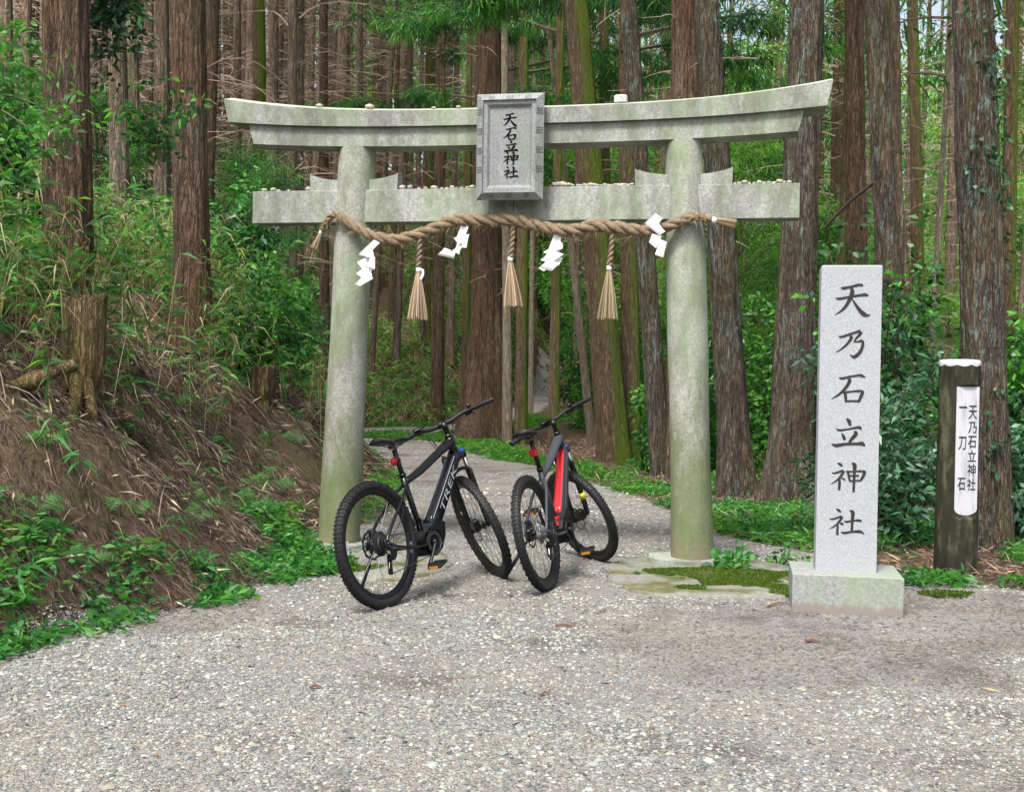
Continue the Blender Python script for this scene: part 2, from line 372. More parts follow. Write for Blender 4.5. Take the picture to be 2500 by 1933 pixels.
def gravel_mat():
    M = mat('gravel_sheet', rough=.9, spec=.2); k = NB(M); o = k.coord()
    v = k.n('ShaderNodeTexVoronoi', feature='F1'); v.inputs['Scale'].default_value = 105; v.inputs['Randomness'].default_value = 1; k.l(o, v.inputs['Vector'])
    v2 = k.n('ShaderNodeTexVoronoi', feature='F1'); v2.inputs['Scale'].default_value = 48; k.l(o, v2.inputs['Vector'])
    sep = k.n('ShaderNodeSeparateColor'); k.l(v.outputs['Color'], sep.inputs[0]); sep2 = k.n('ShaderNodeSeparateColor'); k.l(v2.outputs['Color'], sep2.inputs[0])
    c = k.ramp(sep.outputs[0], [(.0, (.095, .092, .095)), (.3, (.18, .172, .165)), (.6, (.26, .245, .23)), (.85, (.19, .20, .215)), (1., (.38, .37, .36))])
    c2 = k.ramp(sep2.outputs[1], [(.0, (.12, .12, .125)), (.5, (.25, .235, .205)), (1., (.38, .36, .33))])
    c = k.mix(.35, c, c2)
    sand = k.noise(o, .9, 5, .6); c = k.mix(k.math('MULTIPLY', k.ramp(sand, bw(.42, .62)), .6), c, (.27, .24, .19))
    d = k.noise(o, 1.3, 6, .7); sx = k.n('ShaderNodeSeparateXYZ'); k.l(o, sx.inputs[0]); d = k.math('ADD', d, k.math('MULTIPLY', k.math('MINIMUM', k.math('MAXIMUM', sx.outputs[0], -.5), 3.), .014)); c = k.mix(k.math('MULTIPLY', k.ramp(d, bw(.52, .66)), .72), c, (.085, .066, .056))
    ms = k.noise(o, 2.6, 6, .7); c = k.mix(k.math('MULTIPLY', k.ramp(ms, bw(.66, .74)), .5), c, (.12, .14, .04))
    k.color(c); h = k.math('SUBTRACT', 1., k.math('ADD', v.outputs['Distance'], k.math('MULTIPLY', v2.outputs['Distance'], .8)))
    k.bump(h, .012); return M
def masked_sheet(x0, x1, y0, y1, step, lift):
    xs = np.arange(x0, x1+step, step); ys = np.arange(y0, y1+step, step)
    V, F = grid(xs, ys, lambda X, Y: terrain(X, Y)+lift)
    m = gravel_mask(V[:, 0], V[:, 1]); keep = (m[F] > 0).all(1); F = F[keep]
    # ease the border down so the sheet has no floating lip
    V[:, 2] -= (lift+.004)*(1-sstep(0, .12, m))
    used = np.unique(F); re = -np.ones(len(V), int); re[used] = np.arange(len(used)); return V[used], re[F]
m = MB()
for a in ((-6, 6, 1.0, 13, .05, .008), (-10, 4, 13.0, 44, .08, .012)):
    v_, f_ = masked_sheet(*a); m.add(v_, [f_])
# forecourt out to the sides and behind the viewer
for (x0, x1, y0, y1) in ((6, 30, -20, 5.9), (-30, 6, -20, 1.0), (-30, -6, 1.0, 2.0)):
    v_, f_ = grid(np.linspace(x0, x1, 30), np.linspace(y0, y1, 30), lambda X, Y: terrain(X, Y)+.008); m.add(v_, [f_])
gp = m.build('gravel_path', gravel_mat(), smooth=True); tag(gp, kind='structure')
# loose pebbles: one mesh of many small stones
ICO_V = []; t_ = (1+5**.5)/2
for a, b in ((-1, t_), (1, t_), (-1, -t_), (1, -t_)): ICO_V.append((a, b, 0))
for a, b in ((-1, t_), (1, t_), (-1, -t_), (1, -t_)): ICO_V.append((0, a, b))
for a, b in ((t_, -1), (t_, 1), (-t_, -1), (-t_, 1)): ICO_V.append((a, 0, b))
ICO_V = np.array(ICO_V, float); ICO_V /= np.linalg.norm(ICO_V[0])
ICO_F = np.array([[0,11,5],[0,5,1],[0,1,7],[0,7,10],[0,10,11],[1,5,9],[5,11,4],[11,10,2],[10,7,6],[7,1,8],[3,9,4],[3,4,2],[3,2,6],[3,6,8],[3,8,9],[4,9,5],[2,4,11],[6,2,10],[8,6,7],[9,8,1]])
def pebbles(P, S, colr, flat=.5):
    n = len(P); jit = 1+.28*(rng.random((n, 12, 1))-.5)*2
    V = ICO_V[None]*jit*np.stack([S*(.8+.5*rng.random(n)), S*(.7+.4*rng.random(n)), S*flat*(.7+.6*rng.random(n))], 1)[:, None]
    a = rng.random(n)*6.283; c, s = np.cos(a), np.sin(a)
    X = V[..., 0]*c[:, None]-V[..., 1]*s[:, None]; Y = V[..., 0]*s[:, None]+V[..., 1]*c[:, None]
    V = np.stack([X, Y, V[..., 2]], -1)+P[:, None]
    return V.reshape(-1, 3), (ICO_F[None]+12*np.arange(n)[:, None, None]).reshape(-1, 3), np.repeat(colr, 12, 0)
PAL = np.array([(.50, .48, .44), (.62, .60, .56), (.40, .38, .34), (.33, .34, .35), (.24, .25, .27), (.46, .42, .34), (.38, .33, .26), (.30, .29, .27), (.14, .14, .15), (.50, .40, .32), (.36, .38, .37)])
PW = np.array([.16, .08, .18, .12, .07, .12, .08, .1, .03, .02, .08]); PW /= PW.sum()
def pebble_field(n, y0, y1, smin, smax, seed):
    g = np.random.default_rng(seed); y = y0+(y1-y0)*g.random(n)**.9; hw = y*.46+.3; x = (g.random(n)*2-1)*hw
    m = gravel_mask(x, y); k = m > -.03+g.random(n)*.05
    bare = fbm(x*.9, y*.9, s=61)                                   # patches of fine sand with fewer stones
    k &= (g.random(n) > .42*sstep(-.1, .5, bare))
    x, y = x[k], y[k]; s = smin+(smax-smin)*g.random(len(x))**3.2
    c = PAL[g.choice(len(PAL), len(x), p=PW)]*np.array([.64, .64, .66])*(.5+.9*g.random((len(x), 1)))
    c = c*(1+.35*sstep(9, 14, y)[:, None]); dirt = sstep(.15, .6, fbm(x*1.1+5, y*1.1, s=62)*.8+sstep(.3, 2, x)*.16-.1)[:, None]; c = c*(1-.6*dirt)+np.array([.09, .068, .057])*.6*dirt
    P = np.stack([x, y, terrain(x, y)+.008+s*.12], 1); return P, s, c
m = MB()
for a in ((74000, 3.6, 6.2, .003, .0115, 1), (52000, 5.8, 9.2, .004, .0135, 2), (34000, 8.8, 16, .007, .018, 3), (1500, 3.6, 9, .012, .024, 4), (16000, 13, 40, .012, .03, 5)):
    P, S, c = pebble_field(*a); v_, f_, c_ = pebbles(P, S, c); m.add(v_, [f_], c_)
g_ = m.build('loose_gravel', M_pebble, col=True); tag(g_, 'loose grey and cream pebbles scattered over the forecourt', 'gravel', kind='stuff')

# ------------------------------------------------------------------ the gate
TX, TY, TYAW = 0.006, 8.826, -0.1947
torii = empty('stone_gate', (TX, TY, 0), TYAW)
tag(torii, 'tall weathered grey stone shrine gate with curved top lintel over the path', 'shrine gate')
def arr(P): return np.array(P, float)
for (xb, xt, rb, rt, a0) in ((-1.352, -1.236, .158, .137, 0), (1.351, 1.232, .152, .137, 2)):
    m = MB(); n = 60; t = np.linspace(0, 1, n); seg = 64
    P = np.stack([xb+(xt-xb)*t, 0*t, .0+3.06*t], 1); r = rb+(rt-rb)*t+.004*np.sin(t*9+a0)
    a = np.linspace(0, 2*np.pi, seg, endpoint=False); A, Tt = np.meshgrid(a, t)
    rr = r[:, None]*(1+.012*fbm(np.cos(A)*1.5+a0, np.sin(A)*1.5, Tt*8, s=5))
    V = np.stack([P[:, 0:1]+rr*np.cos(A), rr*np.sin(A), P[:, 2:3]+0*A], -1).reshape(-1, 3)
    i = np.arange(n-1)[:, None]*seg; j = np.arange(seg)[None]; k = (j+1) % seg
    m.add(V, [np.stack([i+j, i+k, i+seg+k, i+seg+j], -1).reshape(-1, 4)])
    m.build('pillar', M_pillar, torii, smooth=True)
    # low stone collar at the pillar's foot
    m = MB(); q = np.linspace(0, 6.283, 40, endpoint=False); rad = .30+.03*vnoise(np.cos(q)*2+a0, np.sin(q)*2)
    m2 = [[xb+math.cos(b)*x_*1.15, -.02+math.sin(b)*x_*.75] for b, x_ in zip(q, rad)]; prism(m, m2, .005, .052, (0, 1, 2))
    m.build('foot_collar', M_torii, torii)
def curve_z(u, zc, ze, L, p=3.0): return zc+(ze-zc)*np.abs(u/L)**p
def beam(name, L, zb, zt, yf, yb, matl, slant=0., ridge=0., n=60, parent=torii, p=3.0):
    """curved beam: zb, zt = (centre, end); slant = how far the top leans outward at the ends"""
    u = np.linspace(-1, 1, n); xb = u*L[0]; xt = u*L[1]
    zB = curve_z(xb, zb[0], zb[1], L[0], p); zT = curve_z(xt, zt[0], zt[1], L[1], p)
    rows = []
    sec = [(yf, 0), (yf-.008, 1), (0, 2), (yb+.008, 1), (yb, 0)] if ridge > 0 else [(yf, 0), (yf-.004, 1), (yb+.004, 1), (yb, 0)]
    for yy, s in sec:
        x = xb if s == 0 else xt; z = zB if s == 0 else (zT if s == 1 else zT+ridge)
        rows.append(np.stack([x, 0*x+yy, z], 1))
    k = len(rows); V = np.stack(rows, 1).reshape(-1, 3); F = []
    for i in range(n-1):
        for j in range(k): F.append([i*k+j, (i+1)*k+j, (i+1)*k+(j+1) % k, i*k+(j+1) % k])
    m = MB(); F = np.array(F)
    me = mesh_data(name, V, [F[:, ::-1], np.array([list(range(k)), list(range((n-1)*k, n*k))[::-1]])], matl, smooth=False)
    o = obj(name, me, parent)
    if ridge > 0:
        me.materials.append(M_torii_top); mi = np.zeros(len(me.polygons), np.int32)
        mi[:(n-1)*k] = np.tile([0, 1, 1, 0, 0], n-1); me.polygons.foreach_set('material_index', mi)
    return o
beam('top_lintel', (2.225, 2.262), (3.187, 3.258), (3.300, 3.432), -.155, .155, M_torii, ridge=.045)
beam('lower_lintel', (2.033, 2.075), (3.046, 3.092), (3.184, 3.245), -.118, .118, M_torii)
m = MB()
for x0, x1 in ((-2.05, -.0015), (.0015, 2.055)): box(m, x0, x1, -.09, .09, 2.487, 2.733, bev=.004)
m.build('tie_beam', M_torii, torii)
for xc, s in ((-1.245, -1), (-1.245, 1), (1.238, -1), (1.238, 1)):
    m = MB(); t = np.linspace(0, 1, 9); x = xc+s*(.10+.24*t); top = 2.735+.078+.045*t**2
    prism(m, [(x[0], 2.735)]+[(xc+s*.345, 2.735)]+list(zip((x+s*.01*t)[::-1], top[::-1])), -.065, .065); m.build('wedge', M_torii, torii)
# plaque: bevelled frame with a sunken panel and black characters
PX0, PX1, PZ0, PZ1 = -.248, .248, 2.618, 3.385
pq = MB(); yo, yi, yb = -.275, -.235, -.15
def fr(m, o, i, yo_, yi_):
    (a0, a1, b0, b1), (c0, c1, d0, d1) = o, i
    V = [[a0, yo_, b0], [a1, yo_, b0], [a1, yo_, b1], [a0, yo_, b1], [c0, yi_, d0], [c1, yi_, d0], [c1, yi_, d1], [c0, yi_, d1]]
    m.add(V, np.array([[0, 1, 5, 4], [1, 2, 6, 5], [2, 3, 7, 6], [3, 0, 4, 7]]))
O = (PX0, PX1, PZ0, PZ1); I1 = (PX0+.052, PX1-.052, PZ0+.05, PZ1-.05); I2 = (PX0+.085, PX1-.085, PZ0+.085, PZ1-.08); I3 = (PX0+.1, PX1-.1, PZ0+.108, PZ1-.1)
fr(pq, O, I1, -.245, -.285); fr(pq, I1, (I1[0]+.004, I1[1]-.004, I1[2]+.004, I1[3]-.004), -.285, -.27)
pq.add([[O[0], -.245, O[2]], [O[1], -.245, O[2]], [O[1], -.245, O[3]], [O[0], -.245, O[3]], [O[0]+.03, -.16, O[2]+.03], [O[1]-.03, -.16, O[2]+.03], [O[1]-.03, -.16, O[3]-.03], [O[0]+.03, -.16, O[3]-.03]], [np.array([[0, 4, 5, 1], [1, 5, 6, 2], [2, 6, 7, 3], [3, 7, 4, 0], [4, 7, 6, 5]])])
nq = sum(len(q) for v in pq.F.values() for q in v)
M_groove = mat('groove_shadow_stone', (.08, .08, .08), .9)
m = pq
for c in (-.135, .0, .135):
    for dx in (-.02, -.003, .014):
        for z0, z1 in ((PZ1-.046, PZ1-.006), (PZ0+.006, PZ0+.046)):
            zt = (z0 > 3); sl = np.array([[-.247, -.287], [-.287, -.247]])[1 if zt else 0]
            m.add([[c+dx, sl[0]-.0015, z0], [c+dx+.005, sl[0]-.0015, z0], [c+dx+.005, sl[1]-.0015, z1], [c+dx, sl[1]-.0015, z1]], np.array([[0, 1, 2, 3]]))
for k in range(4):
    zc = 3.252-.1385*k
    for dz in (-.022, -.004, .013):
        for s in (-1, 1):
            xo, xi = s*.243, s*.2; m.add([[xo, -.2505, zc+dz], [xi, -.2855, zc+dz], [xi, -.2855, zc+dz+.007], [xo, -.2505, zc+dz+.007]], np.array([[0, 1, 2, 3]]) if s < 0 else np.array([[1, 0, 3, 2]]))
plq = pq.build('name_plaque', M_plaque, torii); plq.data.materials.append(M_groove)
mi = np.zeros(len(plq.data.polygons), np.int32); mi[nq:] = 1; plq.data.polygons.foreach_set('material_index', mi)
m = MB(); J = (I1[0]+.004, I1[1]-.004, I1[2]+.004, I1[3]-.004)
fr(m, J, I2, -.27, -.268); fr(m, I2, I3, -.268, -.248); m.add([[I3[0], -.248, I3[2]], [I3[1], -.248, I3[2]], [I3[1], -.248, I3[3]], [I3[0], -.248, I3[3]]], np.array([[0, 1, 2, 3]]))
m.build('sunken_panel', M_plaque, plq)

# ---- brush characters, drawn as tapering strokes (x, y down, width)
GL = {}
GL['ten'] = ((300, 160, 425, 400), [[(365,208,10),(400,215,32),(500,195,26),(580,175,32),(625,182,22)], [(305,335,8),(345,345,28),(450,325,26),(600,300,28),(650,295,36),(690,305,18)], [(490,215,30),(500,260,50),(480,330,46),(430,430,36),(370,495,22),(302,537,4)], [(500,345,10),(540,410,28),(590,480,40),(640,530,50),(680,545,32),(722,542,4)]])
GL['nai'] = ((305, 720, 340, 350), [[(340,797,8),(370,808,26),(470,775,26),(560,745,30),(600,738,42)], [(598,742,44),(590,775,34),(550,820,22),(520,862,16)], [(520,864,16),(560,865,16),(620,850,34)], [(620,850,34),(628,900,34),(610,960,38),(580,1010,38),(530,1050,38),(500,1040,20),(475,1022,6)], [(470,800,26),(490,815,34),(450,880,28),(380,950,18),(308,995,4)]])
GL['ishi'] = ((255, 1255, 395, 345), [[(340,1300,8),(375,1310,28),(480,1285,24),(580,1268,26),(610,1272,36),(648,1292,14)], [(460,1310,36),(465,1350,40),(410,1440,34),(340,1510,26),(255,1566,4)], [(395,1470,14),(415,1500,34),(425,1550,34),(430,1600,30)], [(410,1482,26),(500,1468,20),(590,1458,30)], [(595,1452,20),(622,1478,38),(600,1540,36),(580,1600,26)], [(430,1590,22),(500,1585,20),(590,1585,24)]])
GL['tatsu'] = ((255, 100, 400, 360), [[(425,100,8),(455,130,44),(470,170,38),(470,192,22)], [(310,228,8),(345,250,26),(450,235,20),(560,210,30),(590,215,40),(610,238,10)], [(375,288,10),(395,325,36),(408,360,34),(410,374,16)], [(525,258,26),(545,290,44),(500,350,38),(465,400,26)], [(258,425,10),(310,442,38),(420,422,34),(560,415,32),(620,412,48),(655,440,14)]])
GL['kami'] = ((240, 635, 420, 370), [[(322,640,8),(355,660,34),(383,685,14)], [(255,765,8),(290,772,22),(370,745,28),(395,742,34)], [(400,740,34),(370,800,30),(320,860,22),(242,915,4)], [(350,835,26),(350,920,30),(348,985,30)], [(370,830,10),(395,840,22),(420,857,12)], [(425,740,10),(450,765,26),(462,820,26),(475,870,22)], [(440,748,20),(540,742,16),(610,735,26)], [(615,732,24),(645,750,36),(630,800,32),(600,855,24)], [(460,800,20),(540,795,18),(580,793,18)], [(470,865,18),(540,858,16),(605,852,18)], [(495,640,18),(525,665,46),(525,760,32),(522,880,30),(520,1000,26)]])
GL['yashiro'] = ((225, 1190, 420, 340), [[(300,1198,8),(335,1218,32),(365,1242,14)], [(228,1325,8),(265,1332,20),(350,1300,26),(372,1296,34)], [(380,1294,34),(350,1350,28),(300,1410,20),(225,1458,4)], [(325,1390,24),(325,1470,28),(325,1530,30)], [(350,1378,10),(375,1385,30),(393,1402,14)], [(398,1350,8),(430,1358,22),(520,1340,18),(585,1335,30),(610,1350,14)], [(468,1212,18),(503,1240,44),(500,1330,34),(495,1480,28)], [(368,1492,10),(410,1500,26),(500,1482,22),(590,1475,34),(642,1500,12)]])
def glyph(m, g, x0, z1, w, h, y, th=.0025, bold=1.):
    """fills box with top-left (x0,z1), size w x h, standing in the plane y (front towards -y)"""
    (gx, gy, gw, gh), strokes = GL[g]; sx, sz = w/gw, h/gh
    for k, s in enumerate(strokes):
        P = spline(np.array(s, float), 22); c = np.stack([x0+(P[:, 0]-gx)*sx, z1-(P[:, 1]-gy)*sz], 1); wd = np.maximum(P[:, 2], 3)*bold*(sx+sz)/4
        T = np.gradient(c, axis=0); T /= np.linalg.norm(T, axis=1)[:, None]; N = np.stack([-T[:, 1], T[:, 0]], 1)
        L, Rr = c+N*wd[:, None], c-N*wd[:, None]; n = len(c); yy = y-th-.00025*k
        V = np.concatenate([np.stack([L[:, 0], 0*wd+yy, L[:, 1]], 1), np.stack([Rr[:, 0], 0*wd+yy, Rr[:, 1]], 1), np.stack([L[:, 0], 0*wd+y+.001, L[:, 1]], 1), np.stack([Rr[:, 0], 0*wd+y+.001, Rr[:, 1]], 1)])
        i = np.arange(n-1)
        m.add(V, np.concatenate([np.stack([i, i+1, n+i+1, n+i], 1), np.stack([i, 2*n+i, 2*n+i+1, i+1], 1), np.stack([n+i, n+i+1, 3*n+i+1, 3*n+i], 1)]))
M_ink = mat('black_ink', (.003, .003, .004), .7, 0, .1); M_carve = mat('dark_carved_stroke', (.05, .045, .045), .75)
k_ = NB(M_carve); k_.color(k_.ramp(k_.noise(k_.coord(), 22, 4, .6), [(.35, (.005, .005, .005)), (.8, (.028, .026, .026))]))
for g, (x0, z1, x1, z0) in zip(('ten', 'ishi', 'tatsu', 'kami', 'yashiro'), ((-.052, 3.243, .054, 3.150), (-.052, 3.140, .048, 3.052), (-.045, 3.046, .060, 2.966), (-.047, 2.962, .064, 2.870), (-.044, 2.860, .068, 2.776))):
    m = MB(); glyph(m, g, x0, z1, x1-x0, z1-z0, -.2485, .0015, 1.45); o = m.build('character', M_ink, plq)
# ---- foundation slabs with moss
def slab(name, pts, z, matl, label):
    P = np.array(pts+[pts[0]], float); P = spline(P, 70)[:-1]; n = len(P); P = P+.02*np.stack([vnoise(P[:, 0]*6, P[:, 1]*6, s=1), vnoise(P[:, 0]*6, P[:, 1]*6, s=2)], 1)
    c = P.mean(0); V = [np.stack([P[:, 0], P[:, 1], 0*P[:, 0]-.02], 1)]
    for f, zz in ((1., z*.5), (.985, z), (.75, z+.004), (.4, z+.005), (.1, z+.005)):
        Q = c+(P-c)*f; V.append(np.stack([Q[:, 0], Q[:, 1], zz+.006*fbm(Q[:, 0]*3, Q[:, 1]*3, s=8)], 1))
    V = np.concatenate(V); i = np.arange(5)[:, None]*n; j = np.arange(n)[None]; k = (j+1) % n
    me = mesh_data(name, V, [np.stack([i+j, i+k, i+n+k, i+n+j], -1).reshape(-1, 4), np.array([list(range(5*n, 6*n))])], matl)
    o = obj(name, me); tag(o, label, 'foundation slab'); return o
M_slab = stone_mat('slab_concrete', (.215, .215, .19), .15, .45); k_ = NB(M_slab)
src = k_.b.inputs['Base Color'].links[0].from_socket; n_ = k_.noise(k_.coord(), 2.6, 6, .6)
k_.color(k_.mix(k_.ramp(n_, bw(.56, .66)), k_.mix(k_.ramp(n_, bw(.50, .58)), src, (.12, .11, .06)), (.06, .09, .02)))
slab('foundation_slab', [(.66, 8.3), (.66, 7.95), (.74, 7.42), (1.0, 7.22), (1.5, 7.2), (1.95, 7.35), (2.2, 7.75), (2.05, 8.3), (1.6, 8.8), (1.0, 8.75)], .024, M_slab, 'pale cracked stone slab under the right pillar, half covered in dark moss')
slab('foundation_slab', [(-1.75, 9.2), (-1.65, 8.5), (-1.25, 7.9), (-.85, 7.62), (-.5, 7.9), (-.42, 8.5), (-.7, 9.1), (-1.2, 9.45)], .024, M_slab, 'flat pale stone slab under the left pillar, behind the black bicycle')
def blades(P, D, L, W, col, droop=.3, curl=0., fold=0):
    """kite shaped leaves: P base, D unit direction, L length, W width"""
    n = len(P); D = D/np.linalg.norm(D, axis=1)[:, None]; r = rng.normal(size=(n, 3)); r[:, 2] *= .6; S = np.cross(D, r); S /= np.linalg.norm(S, axis=1)[:, None]+1e-9
    L = np.broadcast_to(L, (n,)); W = np.broadcast_to(W, (n,)); dr = np.broadcast_to(droop, (n,))
    mid = P+D*(L*.45)[:, None]; tip = P+D*L[:, None]; tip[:, 2] -= dr*L; mid[:, 2] -= dr*L*.12
    V = np.stack([P, mid+S*(W*.5)[:, None], tip, mid-S*(W*.5)[:, None]], 1).reshape(-1, 3)
    F = np.arange(4*n).reshape(n, 4); return V, F, np.repeat(col, 4, 0)
def rdir(n, zmean=0., zs=1.):
    v = rng.normal(size=(n, 3)); v[:, 2] = v[:, 2]*zs+zmean; return v/np.linalg.norm(v, axis=1)[:, None]
def pick(cols, n, w=None, jit=.25):
    c = np.array(cols, float)[rng.choice(len(cols), n, p=None if w is None else np.array(w)/sum(w))]; return c*(1-jit+2*jit*rng.random((n, 1)))
# moss pads on the slabs
def moss_bed(name, cx, cy, rx, ry, n, label):
    a = rng.random(n)*6.283; r = np.sqrt(rng.random(n)); x = cx+rx*r*np.cos(a)*(1+.2*np.sin(3*a)); y = cy+ry*r*np.sin(a)
    k = fbm(x*3.5, y*3.5, s=71)+.9*(1-r) > -.12; x, y = x[k], y[k]; n = len(x)
    P = np.stack([x, y, np.full(n, .022)], 1); D = rdir(n, 1.2, .5); D[:, 2] = abs(D[:, 2])
    V, F, c = blades(P, D, .011+.012*rng.random(n), .010, pick([(.08, .15, .015), (.11, .19, .02), (.15, .19, .03), (.055, .11, .012)], n), 0.)
    o = obj(name, mesh_data(name, V, F, M_leaf, c)); tag(o, label, 'moss', kind='stuff')
moss_bed('moss', 1.42, 7.80, .66, .44, 62000, 'dark green moss cushion spread over the slab under the right pillar')
moss_bed('moss', 1.95, 7.32, .38, .14, 8000, 'olive moss edging the slab beside the pale monument base')
moss_bed('moss', -1.25, 8.0, .35, .28, 9000, 'brownish moss between the weeds and the slab behind the rear wheel')
# ---- small stones laid on the beams
def offering(u, v, z, s, lab, grey=False, tall=.7):
    m = MB(); V = ICO_V*(1+.3*(rng.random((12, 1))-.5))*np.array([s*1.2, s, s*tall]); m.add(V, [ICO_F]);
    me = m.data('offering_stone', M_off[int(rng.integers(0, 3))] if not grey else M_off[3], smooth=True); o = obj('offering_stone', me)
    c, s_ = math.cos(TYAW), math.sin(TYAW); o.location = (TX+u*c-v*s_, TY+u*s_+v*c, z+s*tall*.8); o.rotation_euler = (0, 0, rng.random()*6)
    tag(o, lab, 'stone', 'small stones left on the beams of the gate'); return o
M_off = [stone_mat('offered_pebble_%s' % n, c, .15, .3) for n, c in (('cream', (.5, .46, .37)), ('tan', (.42, .37, .3)), ('grey', (.36, .36, .34)), ('pale', (.6, .62, .66)))]
ztop = lambda u: curve_z(u, 3.300, 3.432, 2.262)+.022
for u, s, lab in ((-1.52, .026, 'small cream stone on the top lintel, leftmost of those up there'), (-1.12, .034, 'flat cream pebble on the top lintel directly above the left pillar'), (-.62, .02, 'thin grey chip on the top lintel, left of the plaque and of a pointed chip'), (-.43, .022, 'pointed grey chip on the top lintel nearest the left side of the plaque')):
    offering(u, -.075, float(ztop(u)), s, lab)
m = MB(); box(m, -.047, .047, -.03, .03, 0, .062, bev=.01); o = m.build('offering_stone', M_off[3]); u = .78
o.location = (TX+u*math.cos(TYAW)+.07*math.sin(TYAW), TY+u*math.sin(TYAW)-.07*math.cos(TYAW), float(ztop(u))-.0); o.rotation_euler = (0, -.03, TYAW+.05); tag(o, 'squared pale grey stone block standing on the top lintel right of the plaque', 'stone', 'small stones left on the beams of the gate')
def row(us, lab, sc=1.):
    for u in us: offering(u, float(rng.uniform(-.065, -.03)), 2.733, float(rng.uniform(.014, .027))*sc, lab, tall=float(rng.uniform(.55, .9)))
row([-1.97, -1.90, -1.86, -1.78, -1.61], 'cream pebble on the left end of the tie beam, outside the left pillar')
row(np.linspace(-.86, -.62, 5), 'pebble on the tie beam just right of the left pillar')
row(np.concatenate([np.linspace(-.6, -.28, 9)]), 'pebble on the tie beam immediately left of the plaque')
row([.275, .30, .325, .36, .40, .425], 'large cream pebble on the tie beam touching the right side of the plaque', 1.25)
row(np.linspace(.47, .87, 17), 'pebble in the crowded row between the plaque and the right pillar')
row(np.linspace(1.60, 1.98, 12), 'rounded pebble on the right end of the tie beam, outside the right pillar')

# ------------------------------------------------------------------ rope, tassels and paper
M_rope = mat('straw_rope', rough=.95, spec=.1); k_ = NB(M_rope); o_ = k_.coord(); n_ = k_.noise(k_.coord((1, 1, 1)), 190, 4, .7); n2 = k_.noise(o_, 25, 3)
k_.color(k_.mix(.35, k_.ramp(n_, [(.33, (.06, .042, .028)), (.52, (.24, .175, .115)), (.72, (.42, .33, .23))]), k_.ramp(n2, [(.35, (.13, .095, .065)), (.65, (.34, .265, .18))]))); k_.bump(n_, .006)
M_straw = leaf_mat('straw', .7, .05, .3); M_paper = mat('white_paper', (.82, .82, .84), .75, 0, .3)
def t2w(P):
    P = np.asarray(P, float); c, s = math.cos(TYAW), math.sin(TYAW); return np.stack([TX+P[:, 0]*c-P[:, 1]*s, TY+P[:, 0]*s+P[:, 1]*c, P[:, 2]], 1)
rope_uz = [(-1.482, 2.42, -.10, .011), (-1.43, 2.49, -.13, .021), (-1.37, 2.538, -.155, .027), (-1.308, 2.525, -.175, .031), (-1.236, 2.468, -.185, .036), (-1.118, 2.405, -.19, .038), (-1.029, 2.365, -.185, .042), (-.912, 2.343, -.17, .045), (-.825, 2.350, -.16, .045), (-.71, 2.385, -.15, .044), (-.596, 2.424, -.14, .045), (-.482, 2.472, -.14, .046), (-.368, 2.492, -.14, .047), (-.24, 2.486, -.14, .047), (-.108, 2.488, -.14, .046), (.0, 2.492, -.14, .048), (.10, 2.470, -.14, .048), (.185, 2.447, -.14, .046), (.33, 2.413, -.14, .045), (.474, 2.411, -.14, .046), (.616, 2.440, -.14, .048), (.758, 2.425, -.145, .047), (.899, 2.406, -.15, .044), (1.04, 2.397, -.165, .04), (1.178, 2.438, -.19, .037), (1.30, 2.486, -.185, .034), (1.37, 2.490, -.165, .028), (1.45, 2.474, -.15, .02)]
rr_ = np.array(rope_uz); RP = spline(rr_[:, [0, 2, 1]], 300); RR = spline(np.stack([rr_[:, 3], rr_[:, 3], rr_[:, 3]], 1), 300)[:, 0]
T_, N_, B_ = frames(RP); sarc = np.concatenate([[0], np.cumsum(np.linalg.norm(np.diff(RP, axis=0), axis=1))])
rope = empty('straw_rope', (0, 0, 0)); tag(rope, 'thick twisted straw rope slung between the two pillars of the gate', 'rope')
ph = 2*np.pi*np.cumsum(np.concatenate([[0], np.diff(sarc)/(RR[1:]*7.0)]))
for s in range(3):
    a = ph+s*2.094; P = RP+(N_*np.cos(a)[:, None]+B_*np.sin(a)[:, None])*(RR*.53)[:, None]
    m = MB(); rad = RR*.55*(1+.08*vnoise(sarc*60, 0*sarc, s=s)); tube(m, t2w(P), rad, 12); 
    o = m.build('strand', M_rope, rope, smooth=True)
n = 3200; i = rng.integers(5, 295, n); a = rng.random(n)*6.283; nd = N_[i]*np.cos(a)[:, None]+B_[i]*np.sin(a)[:, None]
P = RP[i]+nd*(RR[i]*.85)[:, None]; D = nd*.5+T_[i]*rng.normal(size=(n, 1))*.9+rng.normal(size=(n, 3))*.3
V, F, c = blades(t2w(P), D, .02+.05*rng.random(n)**2, .0022, pick([(.35, .25, .15), (.22, .15, .09), (.5, .4, .25)], n), .3); obj('loose_fibre', mesh_data('loose_fibre', V, F, M_straw, c), rope)
STRAW = [(.44, .34, .22), (.34, .25, .15), (.52, .42, .30), (.22, .15, .09)]
def straws(m, top, ax, L, r0, r1, n, wd=.0045, bend=.03):
    ax = np.asarray(ax, float)/np.linalg.norm(ax); h = np.cross(ax, [0, 1, .1]); h /= np.linalg.norm(h); g = np.cross(ax, h)
    for q in range(n):
        a = rng.random()*6.283; rr = math.sqrt(rng.random()); d = h*math.cos(a)+g*math.sin(a); c = pick(STRAW, 1)[0]
        P = [np.asarray(top)+d*rr*r0+ax*0, np.asarray(top)+d*(rr*(r0*.45+r1*.55)+bend*.1)+ax*L*.55, np.asarray(top)+d*rr*r1+ax*L*(1+.02*rng.normal())]
        tube(m, np.array(P), wd*.5*(.7+.6*rng.random()), 4, col=c)
